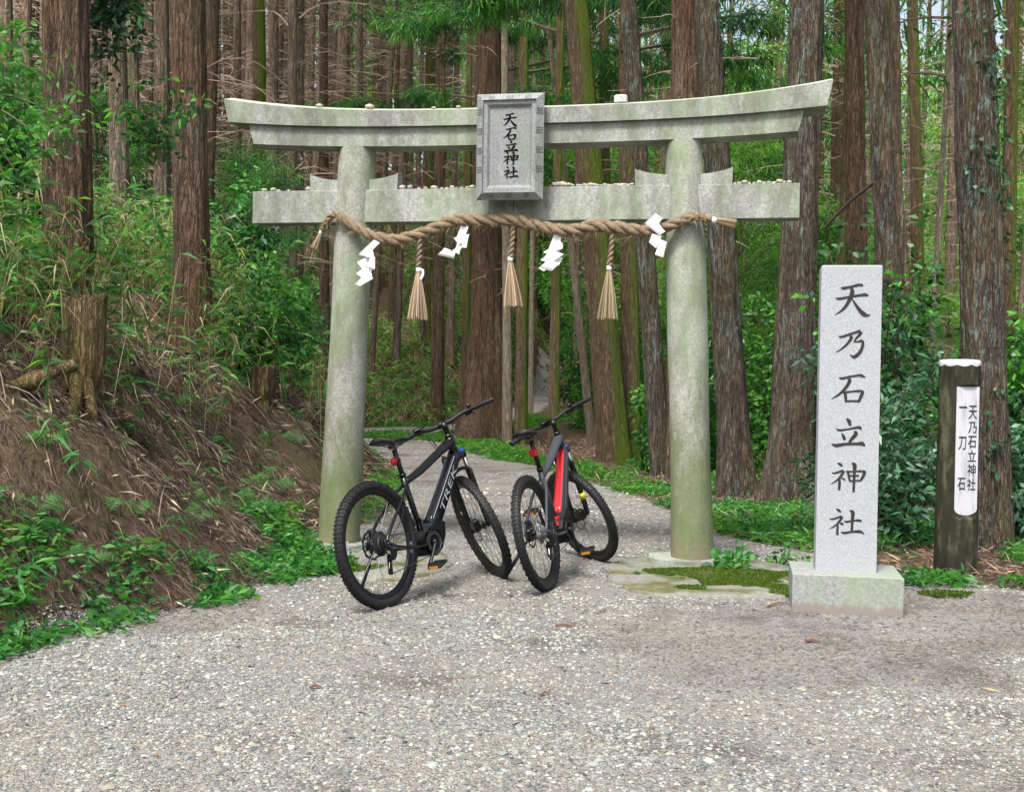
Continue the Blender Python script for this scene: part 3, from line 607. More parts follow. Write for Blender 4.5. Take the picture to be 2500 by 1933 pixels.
m = MB(); straws(m, t2w([(1.475, -.145, 2.468)])[0], t2w([(1.6, -.14, 2.44)])[0]-t2w([(1.475, -.145, 2.468)])[0], .14, .018, .042, 130); m.build('cut_straw_end', M_straw, rope, col=True)
m = MB(); tube(m, t2w([(1.448, -.15, 2.474), (1.478, -.145, 2.467)]), .0215, 12); m.build('paper_tie', M_paper, rope, smooth=True)
m = MB(); straws(m, t2w([(-1.49, -.1, 2.41)])[0], (-.3, 0, -.75), .13, .01, .03, 50, .003); straws(m, t2w([(-1.53, -.1, 2.31)])[0], (-.15, 0, -.9), .14, .012, .022, 8, .002); m.build('frayed_end', M_straw, rope, col=True)
m = MB(); tube(m, t2w([(-1.485, -.1, 2.425), (-1.497, -.1, 2.40)]), .0125, 10); m.build('paper_tie', M_paper, rope, smooth=True)
def tassel(u0, z0, u1, zb, uL, uR, zbot, y, label, loop=False):
    t = empty('straw_tassel', t2w([(u0, y, z0)])[0]); o = np.array(t.location); tag(t, label, 'tassel', 'straw tassels hanging from the rope')
    P = spline(t2w([(u0, y, z0), ((u0+u1)/2+.004, y, (z0+zb)/2), (u1, y, zb)])-o, 60); T, N, B = frames(P); L = z0-zb
    m = MB()
    for s in range(2):
        a = np.linspace(0, L/.085*6.283, 60)+s*3.1416; tube(m, P+(N*np.cos(a)[:, None]+B*np.sin(a)[:, None])*.0085, np.linspace(.0125, .014, 60), 8)
    m.build('cord', M_rope, t, smooth=True)
    b = t2w([(u1, y, zb)])[0]-o; m = MB(); tube(m, [b+[0, 0, .0], b-[0, 0, .032]], .0185, 14); m.build('paper_tie', M_paper, t, smooth=True)
    if loop:
        m = MB(); P = spline([b+[.015, -.018, -.004], b+[.032, -.022, -.015], b+[.034, -.02, -.05], b+[.016, -.02, -.085]], 14)
        V = np.concatenate([P+[-.009, 0, .0], P+[.009, 0, 0]]); i = np.arange(13); m.add(V, np.stack([i, i+1, 14+i+1, 14+i], 1)); m.build('paper_loop', M_paper, t)
    c = t2w([((uL+uR)/2, y, zbot)])[0]-o; top = b-[0, 0, .03]; m = MB(); straws(m, top, c-top, np.linalg.norm(c-top), .015, (uR-uL)/2, 170); m.build('straw_skirt', M_straw, t, col=True)
tassel(-.692, 2.352, -.698, 2.135, -.777, -.624, 1.76, -.16, 'straw tassel with a loose curl of paper at its tie, nearest the left pillar', True)
tassel(.012, 2.45, -.006, 2.215, -.052, .092, 1.858, -.14, 'middle straw tassel hanging under the plaque from the top of the rope')
tassel(.742, 2.38, .723, 2.148, .641, .797, 1.77, -.145, 'straw tassel nearest the right pillar, between two paper streamers')
def shide(pts_list, y, label):
    """zig-zag paper: list of quads in (u,z,dy)"""
    o = t2w([(pts_list[0][0][0], y, pts_list[0][0][1])])[0]; m = MB()
    for k, q in enumerate(pts_list):
        q = np.array(q, float); c = np.stack([q[:, 0], y-q[:, 2]-.003*k, q[:, 1]], 1)
        n = 7; s, t = np.meshgrid(np.linspace(0, 1, n), np.linspace(0, 1, n)); s = s[..., None]; t = t[..., None]
        P = (c[0]*(1-s)+c[1]*s)*(1-t)+(c[3]*(1-s)+c[2]*s)*t; P[..., 1] -= (.014*np.sin(np.pi*s[..., 0])*(1 if k % 2 else -1))
        P = P.reshape(-1, 3); P2 = P+[0, .0009, 0]; i = np.arange(n-1)[:, None]*n; j = np.arange(n-1)[None]
        F = np.stack([i+j, i+j+1, i+n+j+1, i+n+j], -1).reshape(-1, 4); m.add(t2w(P)-o, [F]); m.add(t2w(P2)-o, [F[:, ::-1]])
    ob = m.build('paper_streamer', M_paper, smooth=True); ob.location = o; tag(ob, label, 'paper streamer', 'white folded paper streamers on the rope')
S1 = [[(-1.024, 2.342, 0), (-.98, 2.315, 0), (-1.078, 2.213, .02), (-1.13, 2.232, .03)], [(-1.128, 2.225, .03), (-1.03, 2.27, .0), (-1.02, 2.21, .0), (-1.085, 2.21, .02)], [(-1.148, 2.172, .0), (-1.03, 2.25, .01), (-1.006, 2.20, .01), (-1.11, 2.125, .0)], [(-1.03, 2.25, .01), (-1.008, 2.21, .0), (-1.006, 2.12, .01), (-1.06, 2.14, .02)], [(-1.152, 2.088, 0), (-1.075, 2.155, .01), (-1.006, 2.125, .01), (-1.11, 2.06, .0)], [(-1.158, 2.008, .01), (-1.05, 2.10, .02), (-1.018, 2.05, .0), (-1.116, 1.992, .01)], [(-1.05, 2.115, .0), (-1.035, 2.10, .0), (-1.018, 2.052, .02), (-1.075, 2.06, .0)]]
shide(S1, -.235, 'paper streamer in front of the left pillar, longest of the four')
def b2(x, y, dy=0): return (-1.545+(x-75)*.000586, 2.245-((y-700)+.0147*(x-75))*.000586, dy)
Q = lambda *p: [b2(*a) for a in p]
shide([Q((2075, 300), (2165, 335), (2110, 490), (2010, 480)), Q((1975, 480), (2180, 430), (2150, 520), (2040, 560)), Q((2040, 490), (2130, 520), (2085, 600), (1990, 650)), Q((1965, 640), (2050, 600), (2090, 600, .03), (2070, 700, .03)), Q((1860, 605), (1960, 640), (2040, 650), (1835, 640)), Q((1770, 700), (1850, 640), (2010, 660), (1990, 745)), Q((2090, 540), (2165, 500), (2150, 600), (2095, 605))], -.16, 'paper streamer blown sideways, between the left pillar and the plaque')
def b3(x, y, dy=0): return (-.305+(x-50)*.000961, 2.490-((y-140)+.0086*(x-50))*.00096, dy)
Q = lambda *p: [b3(*a) for a in p]
shide([Q((700, 245), (757, 265), (725, 370), (655, 365)), Q((740, 300), (768, 320), (765, 360), (700, 375)), Q((617, 385), (715, 330), (770, 345), (700, 420)), Q((605, 440), (690, 375), (775, 400), (690, 465)), Q((600, 445), (680, 420), (770, 425), (735, 488)), Q((585, 505), (665, 450), (745, 470), (690, 528)), Q((585, 505), (640, 460), (660, 500), (625, 530))], -.15, 'neatly stepped paper streamer under the rope, right of the plaque')
shide([Q((1465, 100), (1518, 142), (1465, 210), (1387, 178)), Q((1395, 185), (1480, 165), (1538, 240), (1500, 270)), Q((1445, 255), (1515, 270), (1475, 360), (1422, 318)), Q((1505, 300), (1555, 315), (1528, 430), (1470, 408))], -.235, 'paper streamer draped over the rope beside the right pillar')
# ------------------------------------------------------------------ text outlines
def text_geo(s, size=1., off=0.):
    c = bpy.data.curves.new('lettering', 'FONT'); c.body = s; c.size = size; c.align_x = 'CENTER'; c.align_y = 'CENTER'; c.resolution_u = 3; c.offset = off
    o = bpy.data.objects.new('lettering', c); COL.objects.link(o); dg = bpy.context.evaluated_depsgraph_get(); me = o.evaluated_get(dg).to_mesh()
    V = np.zeros(len(me.vertices)*3); me.vertices.foreach_get('co', V); V = V.reshape(-1, 3); F = [list(p.vertices) for p in me.polygons]
    o.evaluated_get(dg).to_mesh_clear(); bpy.data.objects.remove(o); bpy.data.curves.remove(c)
    by = {}
    for f in F: by.setdefault(len(f), []).append(f)
    return V, [np.array(v) for v in by.values()]
# ------------------------------------------------------------------ inscribed monument
mon = empty('stone_monument', (1.998, 7.026, 0), -.1875); tag(mon, 'upright pale granite pillar with six carved characters on a square plinth', 'monument')
m = MB(); box(m, -.312, .312, -.241, .241, -.03, .2286, bev=.004); m.build('plinth', M_monbase, mon)
m = MB(); V = [[sx*h, sy*d, z] for z, h, d in ((.2286, .1735, .091), (2.025, .172, .089), (2.031, .166, .083)) for sx, sy in ((-1, -1), (1, -1), (1, 1), (-1, 1))]
F = [[4*k+i, 4*k+(i+1) % 4, 4*k+4+(i+1) % 4, 4*k+4+i] for k in range(2) for i in range(4)]+[[8, 9, 10, 11]]
m.add(V, np.array(F)); m.build('pillar', M_mon, mon)
for g, (x0, z1, x1, z0) in zip(('ten', 'nai', 'ishi', 'tatsu', 'kami', 'yashiro'), ((-.091, 1.923, .112, 1.731), (-.083, 1.653, .079, 1.485), (-.101, 1.393, .087, 1.229), (-.096, 1.133, .095, .964), (-.098, .873, .102, .700), (-.099, .603, .101, .445))):
    mm_ = MB(); glyph(mm_, g, x0, z1, x1-x0, z1-z0, -.0912, .0006, 1.05); mm_.build('character', M_carve, mon)
# ------------------------------------------------------------------ round wooden signpost
M_post = mat('blackened_post_wood', rough=.95, spec=.08); k_ = NB(M_post); n_ = k_.noise(k_.coord((1, 1, .3)), 11, 5, .7); n2 = k_.noise(k_.coord((1, 1, .1)), 60, 3, .6)
k_.color(k_.mix(k_.math('MULTIPLY', n2, .35), k_.ramp(n_, [(.36, (.010, .011, .009)), (.52, (.03, .032, .02)), (.63, (.09, .088, .052)), (.78, (.13, .128, .095))]), (.05, .048, .035))); k_.bump(n2, .003)
M_white = mat('chalky_white_paint', rough=.6); k_ = NB(M_white); n_ = k_.noise(k_.coord((1, 1, .2)), 16, 5, .7); k_.color(k_.ramp(n_, [(.35, (.34, .35, .37)), (.5, (.50, .50, .53))]))
PRAD = .143; post = empty('signpost', (3.165, 8.36, -.02), R_(10)); tag(post, 'short round blackened wooden post with a white lettered face and white top', 'signpost')
m = MB(); seg = 96; zs = np.concatenate([np.linspace(0, .37, 10), np.linspace(.38, .50, 16), np.linspace(.51, 1.31, 16), np.linspace(1.32, 1.42, 12), np.linspace(1.43, 1.50, 6)]); a = np.linspace(0, 2*np.pi, seg, endpoint=False)
A, Z = np.meshgrid(a, zs); Rr = PRAD*(1.03-.05*Z)*(1+.006*fbm(np.cos(A)*2, np.sin(A)*2, Z*2, s=14)); X, Y = Rr*np.cos(A), Rr*np.sin(A)
depth = -PRAD*.80; lim = depth-(1-sstep(.385, .43, Z))*.2-sstep(1.335, 1.40, Z)*.2; Y = np.maximum(Y, lim)
V = np.stack([X, Y, Z], -1).reshape(-1, 3); n = len(zs); i = np.arange(n-1)[:, None]*seg; j = np.arange(seg)[None]; k = (j+1) % seg
m.add(V, [np.stack([i+j, i+k, i+seg+k, i+seg+j], -1).reshape(-1, 4)]); m.build('post', M_post, post, smooth=True)
m = MB(); zt = 1.515; V = []
for f, dz in ((1.0, 0), (1.02, .014), (.93, .026), (.55, .031), (.05, .032)):
    for q in range(seg):
        drop = -.008-.012*abs(math.sin(a[q]*4.5+.6)) if dz == 0 else 0
        V.append([PRAD*.965*f*math.cos(a[q]), PRAD*.965*f*math.sin(a[q]), zt-.015+dz+drop])
i = np.arange(4)[:, None]*seg; m.add(V, [np.stack([i+j, i+k, i+seg+k, i+seg+j], -1).reshape(-1, 4), np.array([list(range(4*seg, 5*seg))])]); m.build('painted_cap', M_white, post, smooth=True)
m = MB(); hw = PRAD*.60; yl = depth-.0015; P = [[-hw, 1.338], [hw, 1.338], [hw, .485]]+[[hw*math.cos(t), .485-.045*math.sin(t)] for t in np.linspace(.15, 2.99, 14)]+[[-hw, .485]]
prism(m, [[p[0], p[1]] for p in P], yl, yl+.004); face = m.build('white_face', M_white, post)
M_black = mat('sign_black', (.02, .02, .03), .5)
def sign_char(ch, x, z, w, h):
    V, F = text_geo(ch, 1., .012); lo, hi = V.min(0), V.max(0); s = np.array([w/max(hi[0]-lo[0], 1e-3), h/max(hi[1]-lo[1], 1e-3)])
    c = (lo+hi)/2; X = (V[:, 0]-c[0])*s[0]+x; Zc = (V[:, 1]-c[1])*s[1]+z; mm_ = MB()
    mm_.add(np.stack([X, 0*X+yl-.0015, Zc], 1), F); mm_.build('character', M_black, face)
px = .000716
for ch, y0, y1 in (('天', 545, 680), ('乃', 705, 820), ('石', 842, 962), ('立', 985, 1095), ('神', 1112, 1242), ('社', 1255, 1378)):
    xc = ((342+55-(y0-365)*.018)-342+(y0-365)*.018*1.0)*px; sign_char(ch, xc*.96, 1.338-((y0+y1)/2-365)*px*1.0, 90*px, (y1-y0)*px)
for ch, y0, y1 in (('一', 556, 573), ('刀', 850, 982), ('石', 1250, 1376)): sign_char(ch, -52*px, 1.338-((y0+y1)/2-365)*px, 84*px, (y1-y0)*px)

# ------------------------------------------------------------------ bicycles
M_rub = mat('tyre_rubber', (.013, .013, .014), .6, 0, .3); M_blk = mat('black_alloy', (.006, .006, .007), .32, 0, .35); M_mblk = mat('matte_black', (.01, .01, .011), .55, 0, .3)
M_gblk = mat('gloss_charcoal_paint', (.007, .007, .008), .16, 0, .35)
M_grey = mat('satin_slate_paint', (.04, .045, .052), .45, .0, .35); M_red = mat('glossy_red_paint', (.62, .012, .018), .2, 0, .5)
M_red.node_tree.nodes['Principled BSDF'].inputs['Coat Weight'].default_value = .5
M_steel = mat('steel', (.5, .5, .5), .3, 1.); M_dsteel = mat('dark_steel', (.16, .155, .15), .35, 1.); M_chrome = mat('stanchion_chrome', (.55, .52, .47), .15, 1.)
M_sil = mat('silver_decal', (.34, .36, .38), .4); M_wdec = mat('white_decal', (.7, .7, .7), .5); M_redl = mat('red_lens', (.4, .008, .01), .25); M_amb = mat('amber_reflector', (.55, .19, .01), .25)
M_blue = mat('blue_knob', (.01, .04, .35), .35); M_yel = mat('yellow_tag', (.75, .72, .02), .5); M_refl = mat('white_reflector', (.62, .64, .66), .3)
WR = .372; HA = R_(68); US = np.array([-math.cos(HA), 0, math.sin(HA)]); NS = np.array([math.sin(HA), 0, math.cos(HA)]); WB = 1.18
FAX = np.array([WB, 0, WR]); P0 = FAX-NS*.045; BBC = np.array([.465, 0, .33]); SD = np.array([-math.cos(R_(73)), 0, math.sin(R_(73))])
def rot_axis(u, a):
    u = u/np.linalg.norm(u); K = np.array([[0, -u[2], u[1]], [u[2], 0, -u[0]], [-u[1], u[0], 0]]); return np.eye(3)+math.sin(a)*K+(1-math.cos(a))*K@K
def wheel(root, name, C, X, front, txt):
    def T(m, nm, mt, par, sm=False): return m.build(nm, mt, par, smooth=sm, X=X)
    # rim: deep section
    m = MB(); lathe(m, [(-.013, .318), (-.0145, .312), (-.012, .296), (-.004, .287), (.004, .287), (.012, .296), (.0145, .312), (.013, .318), (.006, .308), (-.006, .308)], C, seg=72, closed=True); w_ = T(m, name, M_blk, root, True)
    m = MB(); prof = [(-.013, .316), (-.022, .322), (-.0285, .337), (-.027, .352), (-.018, .362), (0, .366), (.018, .362), (.027, .352), (.0285, .337), (.022, .322), (.013, .316)]
    lathe(m, prof, C, seg=96)
    nk = 92
    for q in range(nk):          # tread knobs
        th = 2*math.pi*q/nk; Rm = np.array([[math.cos(th), 0, -math.sin(th)], [0, 1, 0], [math.sin(th), 0, math.cos(th)]])
        def kn(y0, y1, z0, z1, l, tilt=0):
            V = np.array([[x, y, z] for z in (z0, z1) for y in (y0, y1) for x in (-l, l)], float)
            if tilt: c_, s_ = math.cos(tilt), math.sin(tilt); yy, zz = V[:, 1].copy(), V[:, 2]-.345; V[:, 1], V[:, 2] = yy*c_-zz*s_, yy*s_+zz*c_+.345
            m.add(V@Rm.T+C, np.array([[0, 2, 3, 1], [4, 5, 7, 6], [0, 1, 5, 4], [2, 6, 7, 3], [0, 4, 6, 2], [1, 3, 7, 5]]))
        if q % 2: kn(-.011, -.002, .364, .3705, .0055); kn(.003, .012, .362, .3705, .0055)
        else: kn(-.0065, .0065, .364, .371, .0045)
        kn(-.023, -.0155, .358, .3655, .005, .0); kn(.0155, .023, .358, .3655, .005, .0)
        if q % 2: kn(-.0305, -.025, .348, .3575, .0055); kn(.025, .0305, .348, .3575, .0055)
    ty = T(m, 'tyre', M_rub, w_, False)
    m = MB(); nsp = 32; hr = .026; hy = .03 if front else .026
    for q in range(nsp):
        s = 1 if q % 2 else -1; a1 = 2*math.pi*q/nsp; a0 = a1+(1.25 if (q//2) % 2 else -1.25)
        tube(m, [C+np.array([hr*math.cos(a0), s*hy, hr*math.sin(a0)]), C+np.array([.289*math.cos(a1), s*.002, .289*math.sin(a1)])], .00125, 4, False)
    T(m, 'spokes', M_dsteel, w_)
    m = MB()
    if front: lathe(m, [(-.055, .001), (-.055, .013), (-.034, .013), (-.032, .028), (-.026, .028), (-.022, .015), (.022, .015), (.026, .028), (.032, .028), (.036, .02), (.055, .018), (.055, .001)], C, seg=24)
    else: lathe(m, [(-.07, .001), (-.07, .012), (-.025, .014), (-.024, .03), (-.018, .03), (-.014, .018), (.022, .018), (.025, .03), (.032, .03), (.036, .02), (.07, .016), (.07, .001)], C, seg=24)
    T(m, 'hub', M_blk, w_, True)
    m = MB(); seg = 72; a = np.linspace(0, 2*np.pi, seg, endpoint=False); ro = .09+.0022*np.sign(np.sin(a*12)); ri = .074+.0018*np.sin(a*12)
    V = np.concatenate([np.stack([C[0]+r_*np.cos(a), C[1]+y_+0*a, C[2]+r_*np.sin(a)], 1) for r_, y_ in ((ro, .038), (ri, .038), (ro, .0398), (ri, .0398))]); j = np.arange(seg); k = (j+1) % seg
    m.add(V, np.concatenate([np.stack([j, k, seg+k, seg+j], 1), np.stack([2*seg+j, 3*seg+j, 3*seg+k, 2*seg+k], 1), np.stack([j, 2*seg+j, 2*seg+k, k], 1), np.stack([seg+j, seg+k, 3*seg+k, 3*seg+j], 1)]))
    for q in range(6):
        a_ = q*1.047; tube(m, [C+np.array([.02*math.cos(a_), .039, .02*math.sin(a_)]), C+np.array([.05*math.cos(a_+.15), .039, .05*math.sin(a_+.15)]), C+np.array([.075*math.cos(a_+.45), .039, .075*math.sin(a_+.45)])], .0035, 5, ry=.001)
    T(m, 'brake_disc', M_dsteel, w_)
    if not front:
        m = MB()
        for q, r_ in enumerate((.072, .064, .057, .051, .046, .041, .037, .033, .029, .025)):
            y_ = -.024-.0042*q; seg = 60; a = np.linspace(0, 2*np.pi, seg, endpoint=False); ro = r_+.0018*np.sign(np.sin(a*(r_*420)//1)); 
            V = np.concatenate([np.stack([C[0]+rr_*np.cos(a), 0*a+y, C[2]+rr_*np.sin(a)], 1) for rr_, y in ((ro, y_), (ro, y_-.0018), (r_*.68+0*a, y_), (r_*.68+0*a, y_-.0018))]); j = np.arange(seg); k = (j+1) % seg
            m.add(V, np.concatenate([np.stack([j, k, seg+k, seg+j], 1), np.stack([j, 2*seg+j, 2*seg+k, k], 1), np.stack([seg+j, seg+k, 3*seg+k, 3*seg+j], 1)]))
        T(m, 'cassette', M_steel if txt[2] else M_dsteel, w_)
        m = MB(); a_ = R_(txt[3]); P = [C+np.array([r_*math.cos(a_+t), .006, r_*math.sin(a_+t)]) for t, r_ in ((-.15, .262), (-.05, .266), (.05, .266), (.15, .262))]; tube(m, P, .011, 8, ry=.004); T(m, 'reflector', M_refl, w_)
    # lettering on the rim
    if txt[0]:
        m = MB(); th = R_(txt[1]); side = -1 if not front else 1
        for ch in txt[0]:
            if ch == ' ': th += .055*side*-1; continue
            V, F = text_geo(ch, .03); ph_ = th-(math.pi/2); x, y = V[:, 0], V[:, 1]
            rad = np.array([math.cos(th), 0, math.sin(th)]); tan = np.array([-math.sin(th), 0, math.cos(th)])*(1 if side < 0 else -1)
            W_ = C+rad*.3045+np.outer(y, rad)+np.outer(x, -tan*side*-1*-1)+np.array([0, side*.0156, 0]); m.add(W_, F); th += side*.072
        T(m, 'lettering', M_wdec, w_)
    return w_
def bicycle(M3, off, p):
    root = empty('bicycle'); root.matrix_world = Matrix([[*M3[0], off[0]], [*M3[1], off[1]], [*M3[2], off[2]], [0, 0, 0, 1]]); tag(root, p['label'], 'bicycle')
    I = (np.eye(3), np.zeros(3)); S = rot_axis(US, p['steer']); XS = (S, P0-S@P0)
    fm = p['frame']; ts = p['tstem']; sh = p['sh']; bwid = p['bw']
    wheel(root, 'rear_wheel', np.array([0, 0, WR]), I, False, p['rtxt']); wheel(root, 'front_wheel', FAX, XS, True, p['ftxt'])
    HT = P0+US*.665; HB = P0+US*.525
    # frame
    m = MB(); tube(m, [HT, HB], .028, 20)
    stt = BBC+SD*.40; tube(m, [BBC+SD*.05, BBC+SD*.45], .0185, 16)
    A = HT-US*.03; tube(m, spline([A, A*.75+stt*.25+[0, 0, -.004], A*.3+stt*.7+[0, 0, -.012], stt], 14), [.036]*4+[.033]*4+[.029]*3+[.025]*3, 16, ry=[.030]*4+[.025]*6+[.022]*4, up=(0, 1, 0))
    for s in (-1, 1):
        tube(m, spline([stt+[0, s*.014, -.015], stt*.75+np.array([0, 0, WR])*.25+[-.02, s*.045, -.01], np.array([.05, s*.068, WR+.07]), np.array([.0, s*.07, WR+.005])], 14), [.0105]*10+[.009]*4, 10)
        tube(m, spline([BBC+[-.03, s*.048, -.01], np.array([.28, s*.058, .318]), np.array([.1, s*.068, .342]), np.array([.0, s*.07, WR])], 14), [.026]*3+[.023]*5+[.018]*6, 12, ry=.0095, up=(0, 1, 0))
        box(m, -.02, .025, s*.07-.005, s*.07+.005, WR-.03, WR+.02, bev=.003)
    fr_ = m.build('frame', fm, root, smooth=True)
    # down tube: deep box section that holds the battery
    D0 = HB+np.array([-.01, 0, .02]); D1 = BBC+np.array([.085, 0, .085])
    def hull(m, a, b, wa, ha, wb, hb, n=12, seg=28, pw=.45, cap=True):
        P = spline([a, (a+b)/2+np.array([.004, 0, -.004]), b], n); T, _, _ = frames(P); Y = np.array([0, 1., 0]); th = np.linspace(0, 2*np.pi, seg, endpoint=False); V = []
        for q in range(n):
            f = q/(n-1); U_ = np.cross(T[q], Y); cx, sx = np.cos(th), np.sin(th); w_ = (wa+(wb-wa)*f)*np.sign(cx)*abs(cx)**pw; h_ = (ha+(hb-ha)*f)*np.sign(sx)*abs(sx)**pw
            V.append(P[q]+np.outer(w_, Y)+np.outer(h_, U_))
        V = np.concatenate(V); i = np.arange(n-1)[:, None]*seg; j = np.arange(seg)[None]; k = (j+1) % seg
        F = [np.stack([i+j, i+k, i+seg+k, i+seg+j], -1).reshape(-1, 4)]
        if cap: F.append(np.array([list(range(seg))[::-1], list(range((n-1)*seg, n*seg))]))
        m.add(V, F)
    m = MB(); hull(m, D0, D1, .031, .040, .037, .056); m.build('down_tube', fm, root, smooth=True)
    Dd = (D1-D0)/np.linalg.norm(D1-D0); Du = np.cross(Dd, [0, 1, 0]); Du = Du if Du[2] > 0 else -Du
    if p['kind'] == 'black':
        m = MB()
        for s in (-1, 1):
            tube(m, [D0+Dd*.05+[0, s*.031, 0]+Du*.030, D1-Dd*.02+[0, s*.0365, 0]+Du*.043], .0018, 5)
        m.build('edge_line', M_sil, fr_)
        for q in (.35, .62): m = MB(); c = D0+(D1-D0)*q+Du*(.040+.016*q); tube(m, [c-Du*.002, c+Du*.003], .007, 12); m.build('bolt', M_dsteel, fr_)
        # large name along the side
        for s in (-1, 1):
            V, F = text_geo('TREK', 1., .0); lo, hi = V.min(0), V.max(0); c = (lo+hi)/2; L = .36; H = .045
            x = (V[:, 0]-c[0])/(hi[0]-lo[0])*L; y = (V[:, 1]-c[1])/(hi[1]-lo[1])*H; x = x+y*.35
            mid = (D0+D1)/2-Dd*.015-Du*.006; f = .5-x/L*.5*.8; yy = (.0316+.0058*(.5-x/ .52))
            W_ = mid+np.outer(-x, Dd)+np.outer(y, Du); W_[:, 1] = s*(yy+.0016); m = MB()
            if s > 0: W_ = mid+np.outer(x, Dd)+np.outer(y, Du); W_[:, 1] = s*(.0316+.0058*(.5+x/.52)+.0016)
            m.add(W_, F); m.build('lettering', M_sil, fr_)
    else:
        # red upper face with a grey battery cover on the right flank
        m = MB()
        hull(m, D0+Dd*.03+Du*.008, D1-Dd*.0+Du*.008+[0, .003, 0], .029, .034, .034, .0515); m.build('red_panel', M_red, root, smooth=True)
        m = MB(); hull(m, D0+Dd*.02-Du*.02+[0, -.004, 0], D1-Du*.022+[0, -.004, 0], .0345, .024, .0395, .032); m.build('battery_cover', M_grey, root, smooth=True)
        m = MB(); q0, q1 = D0+Dd*.09, D1-Dd*.06
        P = [q0-Du*.004+[0, -.0405, 0], q1-Du*.002+[0, -.0448, 0], q1-Du*.045+[0, -.0445, 0]]; tube(m, P, .0012, 5); m.build('panel_seam', M_blk, fr_)
        m = MB(); box(m, BBC[0]-.09, BBC[0]+.0, -.03, .03, BBC[2]+.035, BBC[2]+.1, bev=.008); m.build('red_bridge', M_red, root)
    # drive unit
    m = MB(); prism(m, [(BBC[0]+x, BBC[2]+z) for x, z in ((-.075, -.035), (-.05, -.075), (.03, -.085), (.10, -.05), (.155, .03), (.165, .11), (.08, .145), (.02, .10), (-.05, .07), (-.08, .02))], -.058, .058)
    m.build('drive_unit', p['motor'], root)
    m = MB(); lathe(m, [(-.058, .001), (-.066, .045), (-.066, .055), (-.058, .062)], BBC, seg=32); lathe(m, [(.058, .062), (.066, .055), (.066, .001)], BBC, seg=32); m.build('motor_cover', M_mblk, root, smooth=True)
    # chainring and guard, cranks, pedals
    m = MB(); seg = 76; a = np.linspace(0, 2*np.pi, seg, endpoint=False); ro = .068+.003*np.sign(np.sin(a*19)); y0 = -.072
    V = np.concatenate([np.stack([BBC[0]+r_*np.cos(a), 0*a+y, BBC[2]+r_*np.sin(a)], 1) for r_, y in ((ro, y0), (ro, y0-.003), (.045+0*a, y0), (.045+0*a, y0-.003))]); j = np.arange(seg); k = (j+1) % seg
    m.add(V, np.concatenate([np.stack([j, k, seg+k, seg+j], 1), np.stack([j, 2*seg+j, 2*seg+k, k], 1), np.stack([seg+j, seg+k, 3*seg+k, 3*seg+j], 1)])); m.build('chainring', M_dsteel, root)
    m = MB(); th = np.linspace(-.3, 1.9, 16); tube(m, [BBC+[.082*math.cos(t), -.076, .082*math.sin(t)] for t in th], .006, 6, ry=.009); m.build('chain_guard', M_blk, root)
    for s in (-1, 1):
        ca = p['crank'] if s < 0 else p['crank']+math.pi; e = BBC+np.array([.17*math.cos(ca), s*.092, .17*math.sin(ca)]); b = BBC+np.array([0, s*.08, 0])
        m = MB(); tube(m, spline([b, (b+e)/2+[0, s*.003, 0], e], 8), [.017, .015, .013, .012, .012, .012, .0135, .014], 12, ry=[.009]*8, up=(0, 1, 0)); tube(m, [b-[0, s*.02, 0], b+[0, s*.012, 0]], .016, 14); cr = m.build('crank_arm', M_blk, root, smooth=True)
        m = MB(); pc = e+np.array([0, s*.058, 0]); tl = p['ptilt']; Rm = np.array([[math.cos(tl), 0, -math.sin(tl)], [0, 1, 0], [math.sin(tl), 0, math.cos(tl)]])
        for x0, x1, y0_, y1_ in ((-.045, -.033, -.046, .046), (.033, .045, -.046, .046), (-.035, .035, -.046, -.038), (-.035, .035, .038, .046), (-.035, .035, -.006, .006)): box(m, x0, x1, y0_, y1_, -.009, .009, Rm, pc, bev=.002)
        tube(m, [e, pc+[0, s*.04, 0]], .007, 8)
        for x in (-.039, .039):
            for y in np.linspace(-.04, .04, 6): tube(m, [Rm@np.array([x, y, -.013])+pc, Rm@np.array([x, y, .013])+pc], .0022, 4)
        pd = m.build('pedal', M_mblk, root)
        
        for x in (-.0465, .0465): m = MB(); box(m, x-.002, x+.002, -.03, .03, -.0075, .0075, Rm, pc); m.build('reflector', M_amb, pd)
    # chain and derailleur
    m = MB(); RC = .044; y = -.040; c0 = np.array([0, y, WR]); J1 = np.array([.035, y-.008, WR-.085]); J2 = np.array([.02, y-.014, WR-.165])
    P = [BBC+[-.01, -.0735, .069], c0+[.02, 0, RC]]; tube(m, P, .0042, 6, ry=.0028, up=(0, 1, 0))
    th = np.linspace(1.2, 4.4, 14); tube(m, [c0+[RC*math.cos(t), 0, RC*math.sin(t)] for t in th], .0042, 6, ry=.0028, up=(0, 1, 0))
    tube(m, [c0+[.0, 0, -RC], J1+[.012, 0, .01], J1+[.004, 0, -.014], J2+[-.014, 0, 0], J2+[0, 0, -.017]], .0042, 6, ry=.0028); tube(m, [J2+[0, 0, -.017], BBC+[.0, -.0735, -.069]], .0042, 6, ry=.0028, up=(0, 1, 0))
    th = np.linspace(-1.57, 1.5, 12); tube(m, [BBC+[.069*math.cos(t), -.0735, .069*math.sin(t)] for t in th], .0042, 6, ry=.0028, up=(0, 1, 0)); m.build('chain', M_dsteel, root)
    m = MB(); tube(m, [c0+[0, -.03, -.005], c0+[.03, -.055, -.055]], .012, 10); tube(m, spline([c0+[.03, -.05, -.04], J1+[.0, -.03, .0], J1+[.0, -.008, 0]], 8), [.021]*3+[.018]*5, 10)
    for dy in (-.008, .008): tube(m, [J1+[0, dy, 0], J2+[0, dy, 0]], .010, 8, ry=.0016, up=(0, 1, 0))
    for J in (J1, J2): lathe(m, [(-.004, .001), (-.004, .02), (.004, .02), (.004, .001)], J, seg=18)
    m.build('derailleur', M_blk, root, smooth=False)
